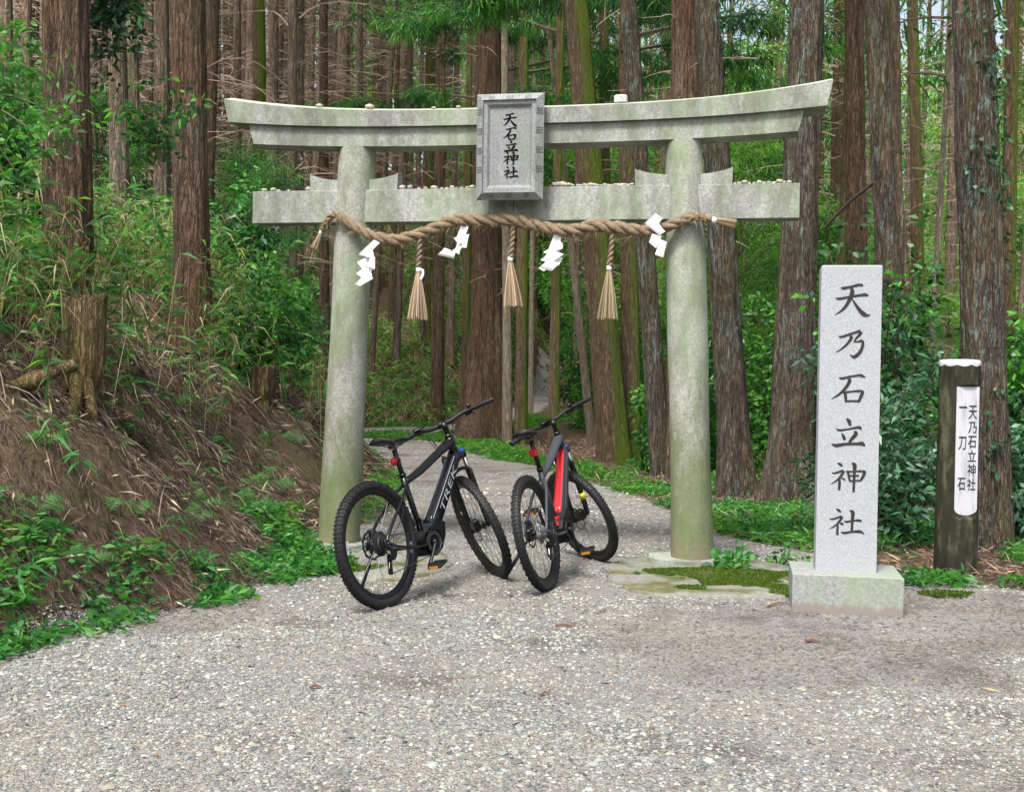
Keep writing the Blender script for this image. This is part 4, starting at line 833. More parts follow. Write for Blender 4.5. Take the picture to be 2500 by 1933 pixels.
    m = MB(); box(m, .02, .075, .045, .075, WR+.03, WR+.085, bev=.006); m.build('brake_caliper', M_blk, root)
    # kickstand reaching the ground
    Mi = np.array(M3).T; fl = Mi@(np.array(p['kick'])-np.array(off)); k0 = np.array([.06, .075, .345]); kk = k0*.45+fl*.55+np.array([0, -.006, 0])
    m = MB(); box(m, .02, .10, .062, .082, .32, .37, bev=.004); tube(m, [k0, k0*.6+fl*.4+[0, .004, 0]], .0085, 10); tube(m, [k0*.62+fl*.38, fl+[0, 0, .0]], .0125, 12); d_ = fl-k0; d_/=np.linalg.norm(d_); tube(m, [fl-d_*.02, fl+d_*.004], .0165, 10, ry=.022); m.build('kickstand', M_mblk, root, smooth=True)
    # seat post, saddle, light
    col = BBC+SD*.45; top = BBC+SD*(sh-.02)
    m = MB(); tube(m, [col-SD*.03, top], .0158, 16); tube(m, [col-SD*.012, col+SD*.008], .0215, 16); box(m, -.03, .012, -.007, .007, -.006, .006, None, col+np.array([-.018, 0, -.002])); m.build('seat_post', M_blk, root, smooth=True)
    m = MB(); n = 22; seg = 20; xs_ = np.linspace(-.145, .145, n); V = []
    for x in xs_:
        f = (x+.145)/.29; wd = .075*(1-sstep(.1, .62, f)*.74)*(1-.999*(1-min(1, f/.05))**2*.5)*(1-.5*max(0, (f-.93)/.07)); zc = .045+.022*(1-sstep(0, .35, f))-.006*math.sin(f*3.1)-.01*sstep(.7, 1, f); th_ = .03*(1-.5*f)
        for q in range(seg):
            a_ = 2*math.pi*q/seg; yv = wd*math.cos(a_); zv = math.sin(a_); zz = zc+(.010*zv if zv > 0 else th_*zv)-.022*(abs(yv)/.075)**2-(.006 if abs(yv) < .008 and zv > 0 else 0); V.append([x, yv, zz])
    V = np.array(V); tl = p['stilt']; V = V@np.array([[math.cos(tl), 0, -math.sin(tl)], [0, 1, 0], [math.sin(tl), 0, math.cos(tl)]]).T+BBC+SD*sh
    i = np.arange(n-1)[:, None]*seg; j = np.arange(seg)[None]; k = (j+1) % seg; m.add(V, [np.stack([i+j, i+seg+j, i+seg+k, i+k], -1).reshape(-1, 4), np.array([list(range(seg)), list(range((n-1)*seg, n*seg))[::-1]])]); sad = m.build('saddle', M_mblk, root, smooth=True)
    m = MB(); tp = BBC+SD*sh
    for s in (-1, 1): tube(m, spline([tp+[-.12, s*.03, .03], tp+[-.05, s*.022, .005], tp+[.05, s*.022, .004], tp+[.12, s*.006, .03]], 12), .0035, 6)
    tube(m, [tp+[0, -.028, 0], tp+[0, .028, 0]], .016, 12); m.build('saddle_rail', M_dsteel, sad)
    m = MB(); lc = BBC+SD*(sh-p['ldown']); 
    if p['kind'] == 'black':
        tube(m, [lc+[-.018, 0, 0], lc+[-.045, 0, -.012], lc+[-.058, 0, -.018]], [.02, .026, .012], 16, ry=[.016, .019, .009]); m.build('tail_light', M_redl, root, smooth=True)
        m = MB(); tube(m, [lc-SD*.012, lc+SD*.006], .02, 14); box(m, -.03, 0, -.008, .008, -.022, -.008, None, lc, bev=.002); m.build('light_bracket', M_mblk, root)
    else: box(m, -.05, -.012, -.026, .026, -.026, .026, None, lc, bev=.008); tube(m, [lc-SD*.02, lc+SD*.02], .021, 14); m.build('tail_light', M_redl, root)
    # fork
    def TS(m, nm, mt, par, sm=True): return m.build(nm, mt, par, smooth=sm, X=XS)
    m = MB(); FO = NS*.045; cz = P0+US*.515
    tube(m, [cz, cz-US*.02], .026, 16)
    for s in (-1, 1): tube(m, spline([cz-US*.005, cz+FO*.6+[0, s*.045, 0]-US*.002, cz+FO+[0, s*.066, 0]], 8), [.022]*4+[.021]*4, 12); tube(m, [cz+FO+[0, s*.066, 0]-US*.02, cz+FO+[0, s*.066, 0]+US*.014], .022, 16)
    fk = TS(m, 'fork', M_blk, root)
    for s in (-1, 1):
        l0 = P0+FO+np.array([0, s*.066, 0]); m = MB(); tube(m, [l0+US*.50, l0+US*.33], .0165, 16); TS(m, 'stanchion', M_chrome, fk)
        m = MB(); tube(m, [l0+US*.395, l0+US*.37, l0+US*.06, FAX+[0, s*.062, 0], FAX+[0, s*.06, 0]-US*.02], [.0235, .0215, .0195, .017, .012], 16); tube(m, [FAX+[0, s*.05, 0], FAX+[0, s*.078, 0]], .014, 12); TS(m, 'fork_leg', M_mblk, fk)
        m = MB(); tube(m, [l0+US*.529, l0+US*.541], .017, 14); tube(m, [l0+US*.541, l0+US*.551], .011, 10); TS(m, 'top_cap', M_blue if s < 0 else M_blk, fk)
    m = MB(); tube(m, spline([P0+FO+US*.37+[0, -.066, 0]-NS*.0, P0+FO+US*.42+[0, -.045, 0]-NS*.03, P0+FO+US*.438-NS*.04, P0+FO+US*.42+[0, .045, 0]-NS*.03, P0+FO+US*.37+[0, .066, 0]], 18), .011, 10, ry=.014); TS(m, 'fork_arch', M_mblk, fk)
    m = MB(); cc = FAX+np.array([0, .05, 0])-NS*.085+US*.055; box(m, -.022, .022, -.025, .022, -.04, .04, np.stack([NS, [0, 1, 0], US], 1), cc, bev=.006); box(m, -.01, .06, .012, .022, -.03, .03, np.stack([NS, [0, 1, 0], US], 1), cc, bev=.003); TS(m, 'brake_caliper', M_blk, fk, False)
    m = MB(); cc = P0+FO+US*.145+np.array([0, .0865, 0]); box(m, -.010, .010, 0, .0015, -.012, .012, np.stack([NS, [0, 1, 0], US], 1), cc); TS(m, 'white_sticker', M_wdec, fk, False)
    if p['kind'] == 'red': m = MB(); l0 = P0+FO+np.array([0, -.066, 0]); tube(m, [l0+US*.16, l0+US*.11], .0215, 14); TS(m, 'yellow_tag', M_yel, fk)
    # stem, bar, grips, levers
    ctr = P0+US*ts+NS*.06; m = MB(); tube(m, [HT, P0+US*(ts+.025)], .0175, 16); tube(m, [HT, HT+US*.025], [.026, .02], 16); tube(m, [P0+US*(ts-.022), P0+US*(ts+.022)], .0215, 14); tube(m, [P0+US*ts+NS*.01, ctr], .0165, 14); tube(m, [ctr+[0, -.025, 0], ctr+[0, .025, 0]], .0235, 16); stm = TS(m, 'stem', M_blk, root)
    h = bwid/2; bp = lambda t: ctr+np.array([0, t*h, 0])-NS*(.045*max(0, (abs(t)-.12)/.88))+US*(.022*sstep(.12, .5, abs(t)))
    m = MB(); P = np.array([bp(t) for t in np.linspace(-1, 1, 41)]); rd = np.interp(abs(np.linspace(-1, 1, 41)), [0, .12, .35, 1], [.0165, .016, .0125, .012]); tube(m, P, rd, 14); bar = TS(m, 'handlebar', M_mblk, root)
    for s in (-1, 1):
        g0, g1 = bp(s*(1-.133/h)), bp(s*1.); gd = (g1-g0)/np.linalg.norm(g1-g0); m = MB(); tube(m, [g0, g0+gd*.012, g0+gd*.014, g1-gd*.004, g1], [.0175, .0175, .0155, .0165, .0175], 16)
        for q in np.linspace(.02, .12, 16): tube(m, [g0+gd*q, g0+gd*(q+.003)], .0172, 14)
        TS(m, 'grip', M_mblk, bar)
        cl = g0-gd*.018; m = MB(); tube(m, [cl-gd*.006, cl+gd*.006], .019, 14); bd = cl+NS*.03-US*.012; tube(m, [cl, bd], .009, 8); tube(m, [bd-gd*.035, bd+gd*.028], .012, 10)
        tube(m, spline([bd+gd*.02+NS*.012, bd+gd*.05+NS*.03-US*.004, bd+gd*.095+NS*.018-US*.006, bd+gd*.115+NS*.028-US*.008], 10), [.008]*3+[.006]*5+[.005]*2, 8, ry=.004); TS(m, 'brake_lever', M_blk, bar)
        if s < 0: m = MB(); q = cl-gd*.03-US*.02+NS*.02; tube(m, [q-gd*.022, q+gd*.022], [.02, .018], 12); tube(m, [q+gd*.01, q+gd*.03-NS*.03-US*.008], .006, 8); TS(m, 'shifter', M_blk, bar)
        if s < 0: m = MB(); q = cl-gd*.02; tube(m, [q, q+US*.026], .006, 8); tube(m, [q+US*.022, q+US*.032, q+US*.040], [.016, .016, .009], 16); TS(m, 'bell', M_gblk, bar)
    q = bp(.42) if p['kind'] == 'black' else bp(.1); m = MB(); box(m, -.022, .022, -.04, .04, .012, .026, np.stack([NS, [0, 1, 0], US], 1), q-NS*.01+US*.008, bev=.004); tube(m, [q+[0, .012, 0], q-[0, .012, 0]], .017, 12); TS(m, 'display', M_blk, bar)
    def W(pt): return XS[0]@pt+XS[1]
    for s, e in ((-1, HT+np.array([.0, -.028, -.07])), (1, HT+np.array([-.02, .028, -.06])), (1, HT+np.array([-.03, .02, -.09])), (-1, HT+np.array([-.02, -.03, -.09]))):
        m = MB(); a0 = W(bp(s*.55)+NS*.03-US*.01); a1 = W(bp(s*.25)+NS*.06-US*.05); tube(m, spline([a0, a1, (a1+e)/2+np.array([.01, 0, -.05+.02*rng.random()]), e], 18), .0027, 6); m.build('cable', M_mblk, root, smooth=True)
    m = MB(); tube(m, spline([W(bp(.3)+NS*.05-US*.04), W(P0+US*.48+FO+[0, .05, 0]+NS*.05), W(P0+US*.3+FO+[0, .088, 0]), W(FAX+np.array([0, .075, 0])-NS*.05+US*.09)], 22), .0027, 6); m.build('cable', M_mblk, root, smooth=True)
    m = MB(); tube(m, spline([stt+[-.02, -.02, -.05], np.array([.18, -.066, .5]), np.array([.06, -.085, .42]), np.array([.02, -.095, .33])], 14), .0026, 6); m.build('cable', M_mblk, root, smooth=True)
    return root
MA = [[0.5145, -0.8423, -0.1609], [0.8574, 0.503, 0.1085], [-0.0104, -0.1938, 0.981]]
MBk = [[0.3231, -0.9209, -0.2183], [0.9463, 0.3119, 0.0849], [-0.0101, -0.234, 0.9722]]
bicycle(MA, [-.7081, 6.7833, .002], dict(kind='black', label='glossy black electric mountain bicycle with silver lettering on its down tube', steer=.9149, tstem=.7446, sh=.63, bw=.764, crank=-2.254, frame=M_gblk, motor=M_gblk, kick=(-.93, 7.40, 0.), ptilt=.35, stilt=.10, ldown=.085, rtxt=('XT3 C', -5, False, 178), ftxt=('XT3 COMP', 205, False, 0)))
bicycle(MBk, [.2481, 7.4005, .002], dict(kind='red', label='slate grey electric mountain bicycle with a bright red down tube', steer=.8887, tstem=.7513, sh=.665, bw=.743, crank=-1.289, frame=M_grey, motor=M_mblk, kick=(-.04, 7.757, 0.), ptilt=.3, stilt=.06, ldown=.10, rtxt=('GIANT XCX', 5, True, 195), ftxt=('', 0, False, 0)))
# ------------------------------------------------------------------ vegetation protos
G_CEDAR = [(.03, .12, .03), (.055, .20, .035), (.10, .30, .045), (.02, .08, .03)]
G_LIGHT = [(.13, .32, .04), (.19, .42, .05), (.10, .26, .04), (.26, .50, .08)]
G_BROAD = [(.02, .10, .02), (.05, .19, .035), (.10, .31, .045), (.015, .06, .018), (.03, .13, .035)]
G_DARKG = [(.04, .13, .06), (.065, .18, .09), (.03, .09, .04), (.12, .22, .15)]
G_SASA = [(.05, .19, .04), (.10, .31, .06), (.03, .12, .03), (.17, .38, .08)]
C_STRAW = [(.42, .33, .20), (.52, .43, .29), (.33, .25, .15), (.24, .17, .11)]
C_BROWN = [(.085, .055, .046), (.125, .08, .066), (.05, .034, .03), (.18, .125, .10)]
def cluster(centres, per, rad, L, W, cols, droop=.4, zmean=-.2, flat=.5, w=None, spread=None):
    n = len(centres)*per; rad = np.repeat(np.broadcast_to(rad, (len(centres),)), per)
    o = rng.normal(size=(n, 3)); o[:, 2] *= flat; o = o/np.linalg.norm(o, axis=1)[:, None]*(rng.random((n, 1))**.5)*rad[:, None]
    P = np.repeat(centres, per, 0)+o; D = o/ (np.linalg.norm(o, axis=1)[:, None]+1e-6)*.8+rdir(n, zmean, .6)*.8
    base = np.repeat(pick(cols, len(centres), w), per, 0)*(.75+.5*rng.random((n, 1)))
    return blades(P, D, L*(.6+.8*rng.random(n)), W*(.7+.6*rng.random(n)), base, droop)
def conifer_crown(name, H, R, nl, per, L, W, cols, mt, z0=0., cone=.75, dens=7):
    """limbs that droop away from the stem, each carrying sprays"""
    C = []; m = MB()
    for q in range(nl):
        f = (q+rng.random())/nl; z = z0+f*H; a = rng.random()*6.283; ln = R*(1-f*cone)*(.6+.5*rng.random()); e = np.array([math.cos(a)*ln, math.sin(a)*ln, z-.25*ln+.15*rng.normal()]); b = np.array([0, 0, z]); md = (b+e)/2+[0, 0, .12*ln]
        P = spline([b, md, e], 5); tube(m, P, [.03, .024, .018, .012, .006], 3, False)
        for t in np.linspace(.3, 1, dens): 
            p = b*(1-t)**2+2*md*t*(1-t)+e*t*t; C.append(p+rng.normal(size=3)*[.12*ln, .12*ln, .08])
    C = np.array(C); V, F, c = cluster(C, per, .32*(R/2)**.5, L, W, cols, .5, -.35, .45)
    return mesh_data(name, V, F, mt, c), m.data(name+'_limbs', M_limb)
def dead_branch_mesh(name, n, z0, z1, L, r=.011, rt=.12):
    m = MB()
    for q in range(n):
        z = z0+(z1-z0)*rng.random(); a = rng.random()*6.283; ln = L*(.45+.8*rng.random()); d = np.array([math.cos(a), math.sin(a), 0]); up = rng.normal()*.25
        P = [d*rt*.8+[0, 0, z], d*ln*.35+[rng.normal()*.08, rng.normal()*.08, z+up*ln*.3+.10*ln], d*ln*.7+[rng.normal()*.2*ln, rng.normal()*.2*ln, z+up*ln*.5+.02*ln], d*ln+[rng.normal()*.3*ln, rng.normal()*.3*ln, z+up*ln*.6-.22*ln*rng.random()]]
        S_ = spline(P, 7); tube(m, S_, np.linspace(r, r*.3, 7), 3, False)
        for t in (2, 3, 4, 5):
            if rng.random() < .75:
                v = rng.normal(size=3)*.22*ln; v[2] = v[2]*.6-.05*ln; tube(m, spline([S_[t], S_[t]+v*.6, S_[t]+v+[0, 0, -.04]], 3), [r*.45, r*.35, r*.2], 3, False)
    return m.data(name, M_twig)
def trunk_mesh(name, mt, path, radii, seg=40, dz=.1, rough=.05, flare=.0, lobes=5, fh=.35, seed=0):
    L = np.linalg.norm(np.array(path[-1])-path[0]); n = max(8, int(L/dz)) if L/dz < 90 else 90
    t = np.linspace(0, 1, n)**1.25; P = spline(path, 200)[np.clip((t*199).astype(int), 0, 199)]; r = np.interp(t, np.linspace(0, 1, len(radii)), radii)
    a = np.linspace(0, 2*np.pi, seg, endpoint=False); h = P[:, 2]-P[0, 2]
    A, Hh = np.meshgrid(a, h); Rr = r[:, None]*(1+rough*(fbm(np.cos(A)*seg/9, np.sin(A)*seg/9, Hh*.8+seed*7, s=seed, o=2)-1.1*abs(vnoise(np.cos(A)*seg/6, np.sin(A)*seg/6, Hh*1.3, s=seed+3)))+rough*.8*vnoise(np.cos(A)*1.3, np.sin(A)*1.3, Hh*1.2, s=seed+5))
    if flare: Rr = Rr*(1+flare*np.exp(-np.clip(Hh, 0, None)/fh)*(.55+.45*np.cos(A*lobes+seed)+.25*np.cos(A*(lobes-2)+seed*2))+flare*.35*np.exp(-np.clip(Hh, 0, None)/(fh*2.5)))
    V = np.stack([P[:, 0:1]+Rr*np.cos(A), P[:, 1:2]+Rr*np.sin(A), P[:, 2:3]+0*A], -1).reshape(-1, 3)
    i = np.arange(n-1)[:, None]*seg; j = np.arange(seg)[None]; k = (j+1) % seg
    return mesh_data(name, V, np.stack([i+j, i+k, i+seg+k, i+seg+j], -1).reshape(-1, 4), mt)
CR = [conifer_crown('crown', 6.5, 1.7, 15, 3, .32, .07, G_CEDAR, M_leaf) for _ in range(3)]
CRL = [conifer_crown('crown', 6.0, 1.9, 15, 4, .32, .06, [(.06, .17, .03), (.09, .24, .035), (.04, .13, .03)], M_leaf) for _ in range(2)]
DB = [dead_branch_mesh('dead_branches', 62, 3.2, 14.5, 1.35, .013) for _ in range(3)]
DBS = dead_branch_mesh('dead_branches', 16, 2.2, 9.5, 1.1, .012)
CEDAR_GROUP = 'tall conifers of the forest'
def add_crown(root, H, r0, protos, scale=1., z=None, axis=(0, 0)):
    me, lm = protos[int(rng.integers(0, len(protos)))]; rz = rng.random()*6.28; z = H-6*scale if z is None else z
    c = obj('crown', me, root, (axis[0]*z, axis[1]*z, z)); c.rotation_euler = (0, 0, rz); c.scale = (scale, scale, scale)
    l = obj('limbs', lm, c)
# foliage hanging low on a limb, built for one tree
def green_limbs(root, specs, cols, mt=M_leaf, L=.13, W=.02, per=62, dens=8, sub='limb'):
    """specs: (z0, azimuth, length, rise) in the tree's own axes"""
    for z0, az, ln, rise in specs:
        d = np.array([math.sin(az), math.cos(az), 0]); P = spline([[0, 0, z0], d*ln*.4+[0, 0, z0+rise*.5+.1], d*ln*.75+[.1*rng.normal(), .1*rng.normal(), z0+rise], d*ln+[.2*rng.normal(), .2*rng.normal(), z0+rise*.8-.1*ln]], 14)
        m = MB(); tube(m, P, np.linspace(.032, .008, 14), 5, False); C = []
        for q in range(3, 14):
            for _ in range(2):
                v = rng.normal(size=3)*.28*(ln/2.5); v[2] = -abs(v[2])*.5+.05; e = P[q]+v; tube(m, [P[q], (P[q]+e)/2+[0, 0, .04], e], [.007, .005, .003], 3, False); C += [e, (P[q]+e)/2]
        lb = m.build(sub, M_limb, root); C = np.array(C)[rng.random(len(C)) < .92]
        V, F, c = cluster(C, per, .20, L, W, cols, .5, -.4, .5); obj('foliage', mesh_data('foliage', V, F, mt, c), lb)
def tree(label, xb, yb, wd, xt, mt, d=None, H=15., flare=.5, crown='cedar', dead=0, lobes=5, seg=72, rough=.06, taper=.55, fh=.35, limbs=None, curve=0., name='cedar_tree', lc=G_CEDAR, group=None):
    """xb,yb: foot of the trunk in the photo; wd: trunk width in photo pixels; xt: where its axis leaves the top of the photo"""
    if d is None: b = hit(xb, yb)
    else: b = at_d(xb, 900, d); b[2] = float(terrain(b[0], b[1]))
    top = at_d(xt, 0, b[1]); lean = (top-b)/(top[2]-b[2]); r0 = wd*b[1]/CF/2
    root = empty(name, b-[0, 0, .05]); tag(root, label, 'tree', group)
    path = np.array([lean*h+np.array([curve*math.sin(min(1, h/top[2])*math.pi), 0, 0]) for h in np.linspace(0, H, 7)]); radii = [r0*(1-taper*t) for t in np.linspace(0, 1, 7)]
    obj('trunk', trunk_mesh('trunk', mt, path, radii, seg, .12, rough, flare, lobes, fh, int(rng.integers(0, 99))), root)
    if crown: add_crown(root, H, r0, CR if crown == 'cedar' else CRL, .85+.3*rng.random(), H-5.2, (lean[0], 0))
    if dead:
        me = DBS if dead == 1 else DB[int(rng.integers(0, 3))]; o = obj('dead_branches', me, root); o.rotation_euler = (0, 0, rng.random()*6.28); o.scale = (1, 1, 1)
    if limbs: green_limbs(root, limbs, lc)
    return root, b, lean, r0
S = 2500/2184
def T(label, xb, yb, wd, xt, mt, **k): return tree(label, xb*S, yb*S if yb else None, wd*S, xt*S, mt, **k)
# --- left bank and beyond
T('broad red-brown cedar above the rotting stump, leftmost of the big trunks', 148, None, 104, 140, M_bark, d=8.6, flare=.12)
T('reddish cedar with shaggy bark on the bank, between the stump and the gate', 409, 742, 74, 405, M_bark, flare=.45)
T('thin dark cedar close against the left side of the shaggy reddish trunk', 384, None, 28, 378, M_bark, d=13.5, flare=.1)
T('grey-brown cedar right of the leftmost big trunk, its foot lost in bamboo grass', 257, None, 44, 250, M_bark_grey, d=15, flare=.1)
T('slim cedar third from the left big trunk, rising from tall bamboo grass', 288, None, 27, 285, M_bark_grey, d=20, flare=.1, dead=1)
T('pale brown cedar standing straight behind the gap between the two big left trunks', 346, None, 37, 345, M_bark_grey, d=17, flare=.15, dead=1)
T('narrow cedar at the far left edge behind green sprays', 60, None, 24, 57, M_bark_grey, d=18, flare=.1, dead=1)
T('slim cedar at the far left edge beside the narrow edge one', 18, None, 30, 14, M_bark_grey, d=16, flare=.1)
T('tall moss streaked green trunk behind the left tip of the top lintel', 556, None, 37, 552, M_bark_moss, d=21, flare=.1, crown='cedar')
T('slender brown cedar just left of the green mossy trunk', 508, None, 23, 506, M_bark_grey, d=24, flare=.1, dead=2)
T('brown cedar just right of the green mossy trunk', 588, None, 24, 585, M_bark_grey, d=23, flare=.1, dead=2)
T('second brown cedar right of the green mossy trunk, thicker', 634, None, 26, 640, M_bark_grey, d=22, flare=.1, dead=2)
T('very dark cedar with dead branches above the left pillar', 694, None, 26, 690, M_bark, d=26, flare=.1, dead=2)
T('bare cedar above the left half of the top lintel, right of the darkest trunk', 766, None, 20, 768, M_bark_grey, d=28, flare=.1, dead=2)
T('red-brown slender cedar standing in the grass patch at the bend of the path', 932, 905, 29, 942, M_bark, flare=.25, dead=2, H=17)
T('leaning thin trunk nearest the left pillar on the far grassy slope', 790, 812, 13, 845, M_bark_grey, dead=1, H=14)
T('thin trunk on the far slope under the left straw tassel', 843, 792, 16, 880, M_bark_grey, dead=1, H=14)
T('thin trunk high on the far slope next to the left pillar', 800, 622, 14, 815, M_bark_grey, dead=2, H=13)
T('dark thin trunk on the far slope, second from the left pillar', 836, 690, 15, 850, M_bark, dead=2, H=14)
T('pair-like slim trunk on the far slope left of the grass patch cedar', 901, 747, 14, 915, M_bark_grey, dead=2, H=14)
T('slim olive trunk touching the grass patch cedar on its left', 912, 760, 14, 918, M_bark_moss, dead=1, H=14)
T('slim trunk on the far slope right of the grass patch cedar', 959, 776, 17, 978, M_bark_grey, dead=2, H=15)
T('thin pale-footed trunk close to the left side of the great flared tree', 998, 786, 14, 1003, M_bark, dead=1, H=15)
# --- behind the gate
c_ = T('great dark red cedar with flared roots behind the bicycles, seen under the plaque', 1035, 940, 72, 1044, M_bark, flare=1.25, lobes=4, fh=.7, H=18, dead=1,
  limbs=[(7.2, 1.5, 3.4, .5), (6.7, -1.3, 3.2, .2), (8.3, 1.9, 3.2, .4), (6.2, 2.6, 2.6, .3), (8.8, .9, 3.0, .2)], seg=72, rough=.07)
T('mossy trunk partly hidden behind the left side of the great flared tree', 992, None, 18, 1003, M_bark_moss, d=27, flare=.1)
T('pale lichened slim trunk just right of the great flared tree', 1083, 944, 21, 1076, M_bark_pale, flare=.15, H=16)
T('mossy olive trunk between the great flared tree and the red bicycle', 1111, 948, 27, 1118, M_bark_moss, flare=.2, H=16, limbs=[(7.0, 1.2, 2.8, .3), (7.8, 2.2, 2.6, .3), (8.5, -1.0, 2.5, .3)])
T('thin white-grey trunk between the two mossy trunks beneath the plaque', 1133, None, 12, 1141, M_bark_pale, d=30, flare=.1)
T('slim bright mossy trunk straight above the red bicycle', 1180, 958, 24, 1196, M_bark_moss, flare=.15, H=16, limbs=[(8.2, 1.0, 2.6, .2), (7.4, -1.6, 2.4, .3)])
T('dark thin snag leaning left toward the rope, left of the big leaning trunk', 1264, 950, 20, 1165, M_bark_pale, flare=.1, H=9, crown=None, dead=1)
T('big leaning trunk with a bright green mossy side, left of the right pillar', 1312, 990, 66, 1228, M_bark_moss, flare=.30, H=16, lobes=4, limbs=[(6.2, .9, 3.0, .5), (7.0, -1.2, 3.2, .4), (7.6, 2.0, 3.0, .3), (6.6, 2.7, 2.4, .2)], seg=64)
T('upright mossy trunk with branch knots, second left of the right pillar', 1345, 985, 44, 1337, M_bark_moss, flare=.15, H=16, limbs=[(6.6, 1.4, 2.8, .4), (7.4, -1.3, 2.8, .2)])
T('dark ridged trunk leaning against the left side of the right pillar', 1412, 1020, 46, 1340, M_bark_lichen, flare=.2, H=15)
T('smooth green-brown trunk above the right half of the tie beam', 1296, None, 30, 1288, M_bark_moss, d=24, flare=.1, limbs=[(6.5, 1.0, 3, .3), (8, -1.5, 3, .3)])
T('thick split-barked cedar rising above the right pillar', 1462, None, 78, 1464, M_bark, d=15.5, flare=.1, H=16, dead=1)
T('lichened red cedar rooted behind the right pillar', 1574, 1062, 66, 1508, M_bark_lichen, flare=.5, H=15, seg=64, rough=.07, lobes=4)
T('massive lichen-spotted cedar left of the inscribed monument', 1684, 1070, 88, 1722, M_bark_lichen, flare=.65, H=16, seg=80, rough=.07, lobes=5)
T('slim pale green trunk leaning right between the gate and the monument', 1782, None, 17, 1813, M_bark_moss, d=17, flare=.1, H=13, crown='light')
T('red cedar standing directly behind the top of the monument', 1838, None, 50, 1822, M_bark, d=14.5, flare=.1, H=15)
T('straight cedar with blue-grey lichen right of the monument top', 1917, 1096, 54, 1866, M_bark_lichen, flare=.18, H=15, seg=56)
T('brown trunk behind the lichened one right of the monument top', 1925, None, 30, 1908, M_bark_grey, d=17, flare=.1, H=14)
T('thin crooked bare trunk leaning left against its neighbours, upper right', 1985, None, 22, 1880, M_bark_grey, d=13.5, flare=.0, H=9, crown=None)
T('knotted whitish dead trunk in the bright gap right of the monument', 1975, None, 16, 2030, M_bark_pale, d=19, flare=.0, H=12, crown='light', dead=1)
ivy_ = T('big ivy-spotted cedar directly behind the wooden signpost', 2112, 1172, 96, 2076, M_bark_lichen, flare=.12, H=16, seg=80, rough=.07)
T('mossy yellow-green trunk at the right edge of the picture', 2150, None, 34, 2160, M_bark_moss, d=13, flare=.1, H=14)
r_, b_, ln_, r0_ = ivy_; n = 260; z = .4+5.2*rng.random(n); a = -.9+rng.normal(size=n)*.8; k = fbm(z*1.1, a*1.3, s=151) > .05; z, a = z[k], a[k]
P = np.stack([ln_[0]*z+(r0_*1.0+.01)*np.cos(a), ln_[1]*z+(r0_*1.0+.01)*np.sin(a), z], 1); C = P; V, F, c = cluster(C, 5, .05, .05, .035, [(.03, .11, .05), (.05, .16, .06), (.02, .07, .03)], .3, 0, 1.)
obj('ivy', mesh_data('ivy', V, F, M_gloss, c), r_)
# --- plantation: straight bare stems
def proto_trunk(k):
    r = .11+.02*k; bend = np.array([.25*rng.normal(), .1*rng.normal(), 0]); path = [np.array([0, 0, h])+bend*math.sin(h/16*3.1) for h in np.linspace(0, 17, 7)]
    return trunk_mesh('trunk', [M_bark_grey, M_bark_grey, M_bark, M_bark_grey][k % 4], path, [r*(1-.6*t) for t in np.linspace(0, 1, 7)], 12, .5, .05, .25, 4, .3, k)
PT = [proto_trunk(k) for k in range(5)]
MT_ = [proto_trunk(k) for k in (2, 3)]
for me in MT_: me.materials.clear(); me.materials.append(M_bark_moss)
taken = [np.array(o.location[:2]) for o in COL.objects if o.type == 'EMPTY' and o.get('category') == 'tree']
zones = {'L': ('slender bare plantation trunk in the crowd left of the left pillar', 'plantation trunks left of the gate'), 'M': ('slender bare plantation trunk far behind the opening of the gate', 'plantation trunks seen through the gate'), 'R': ('distant forest trunk among the bright foliage right of the right pillar', 'distant trunks right of the gate')}
cnt = 0; tries = 0; lim = {'L': 130, 'M': 55, 'R': 42}; got = {k: 0 for k in lim}
while tries < 9000 and any(got[k] < lim[k] for k in lim):
    tries += 1; y = 19+46*rng.random()**.8; x = (rng.random()*2-1)*.45*y
    px = 1250+x/y*CF
    z = 'L' if px < 840 else ('M' if px < 1680 else 'R')
    if got[z] >= lim[z]: continue
    if z == 'L' and y > 20 and x > -4.5 and y < 31: continue
    if z != 'L' and y < (30 if z == 'M' else 22): continue
    if gravel_mask(x, y) > -.7: continue
    if min(np.hypot(*(q-(x, y))) for q in taken) < 1.15+.012*y: continue
    taken.append(np.array([x, y])); got[z] += 1; cnt += 1
    root = empty('cedar_tree', (x, y, float(terrain(x, y))-.1), rng.random()*6.28); root.rotation_euler = (rng.normal()*.018, rng.normal()*.018, rng.random()*6.28); s = .9+.35*rng.random()
    tag(root, zones[z][0], 'tree', zones[z][1]); moss = rng.random() < (.45 if z != 'L' else .06)
    t = obj('trunk', (MT_[int(rng.integers(0, 2))] if moss else PT[int(rng.integers(0, 5))]), root); t.scale = (s, s, 1.1)
    if z == 'L' or rng.random() < .5: b = obj('dead_branches', DB[int(rng.integers(0, 3))], root); b.rotation_euler = (0, 0, rng.random()*6.28); b.scale = (1.15, 1.15, 1.1 if z == 'L' else .8)
    elif z != 'L': obj('dead_branches', DBS, root)
    add_crown(root, 17, .1, CRL if z == 'R' else CR, .85+.25*rng.random(), (13.8 if z == 'L' else (11.5 if z == 'M' else 9.0))+1.5*rng.random())
print('plantation', got)
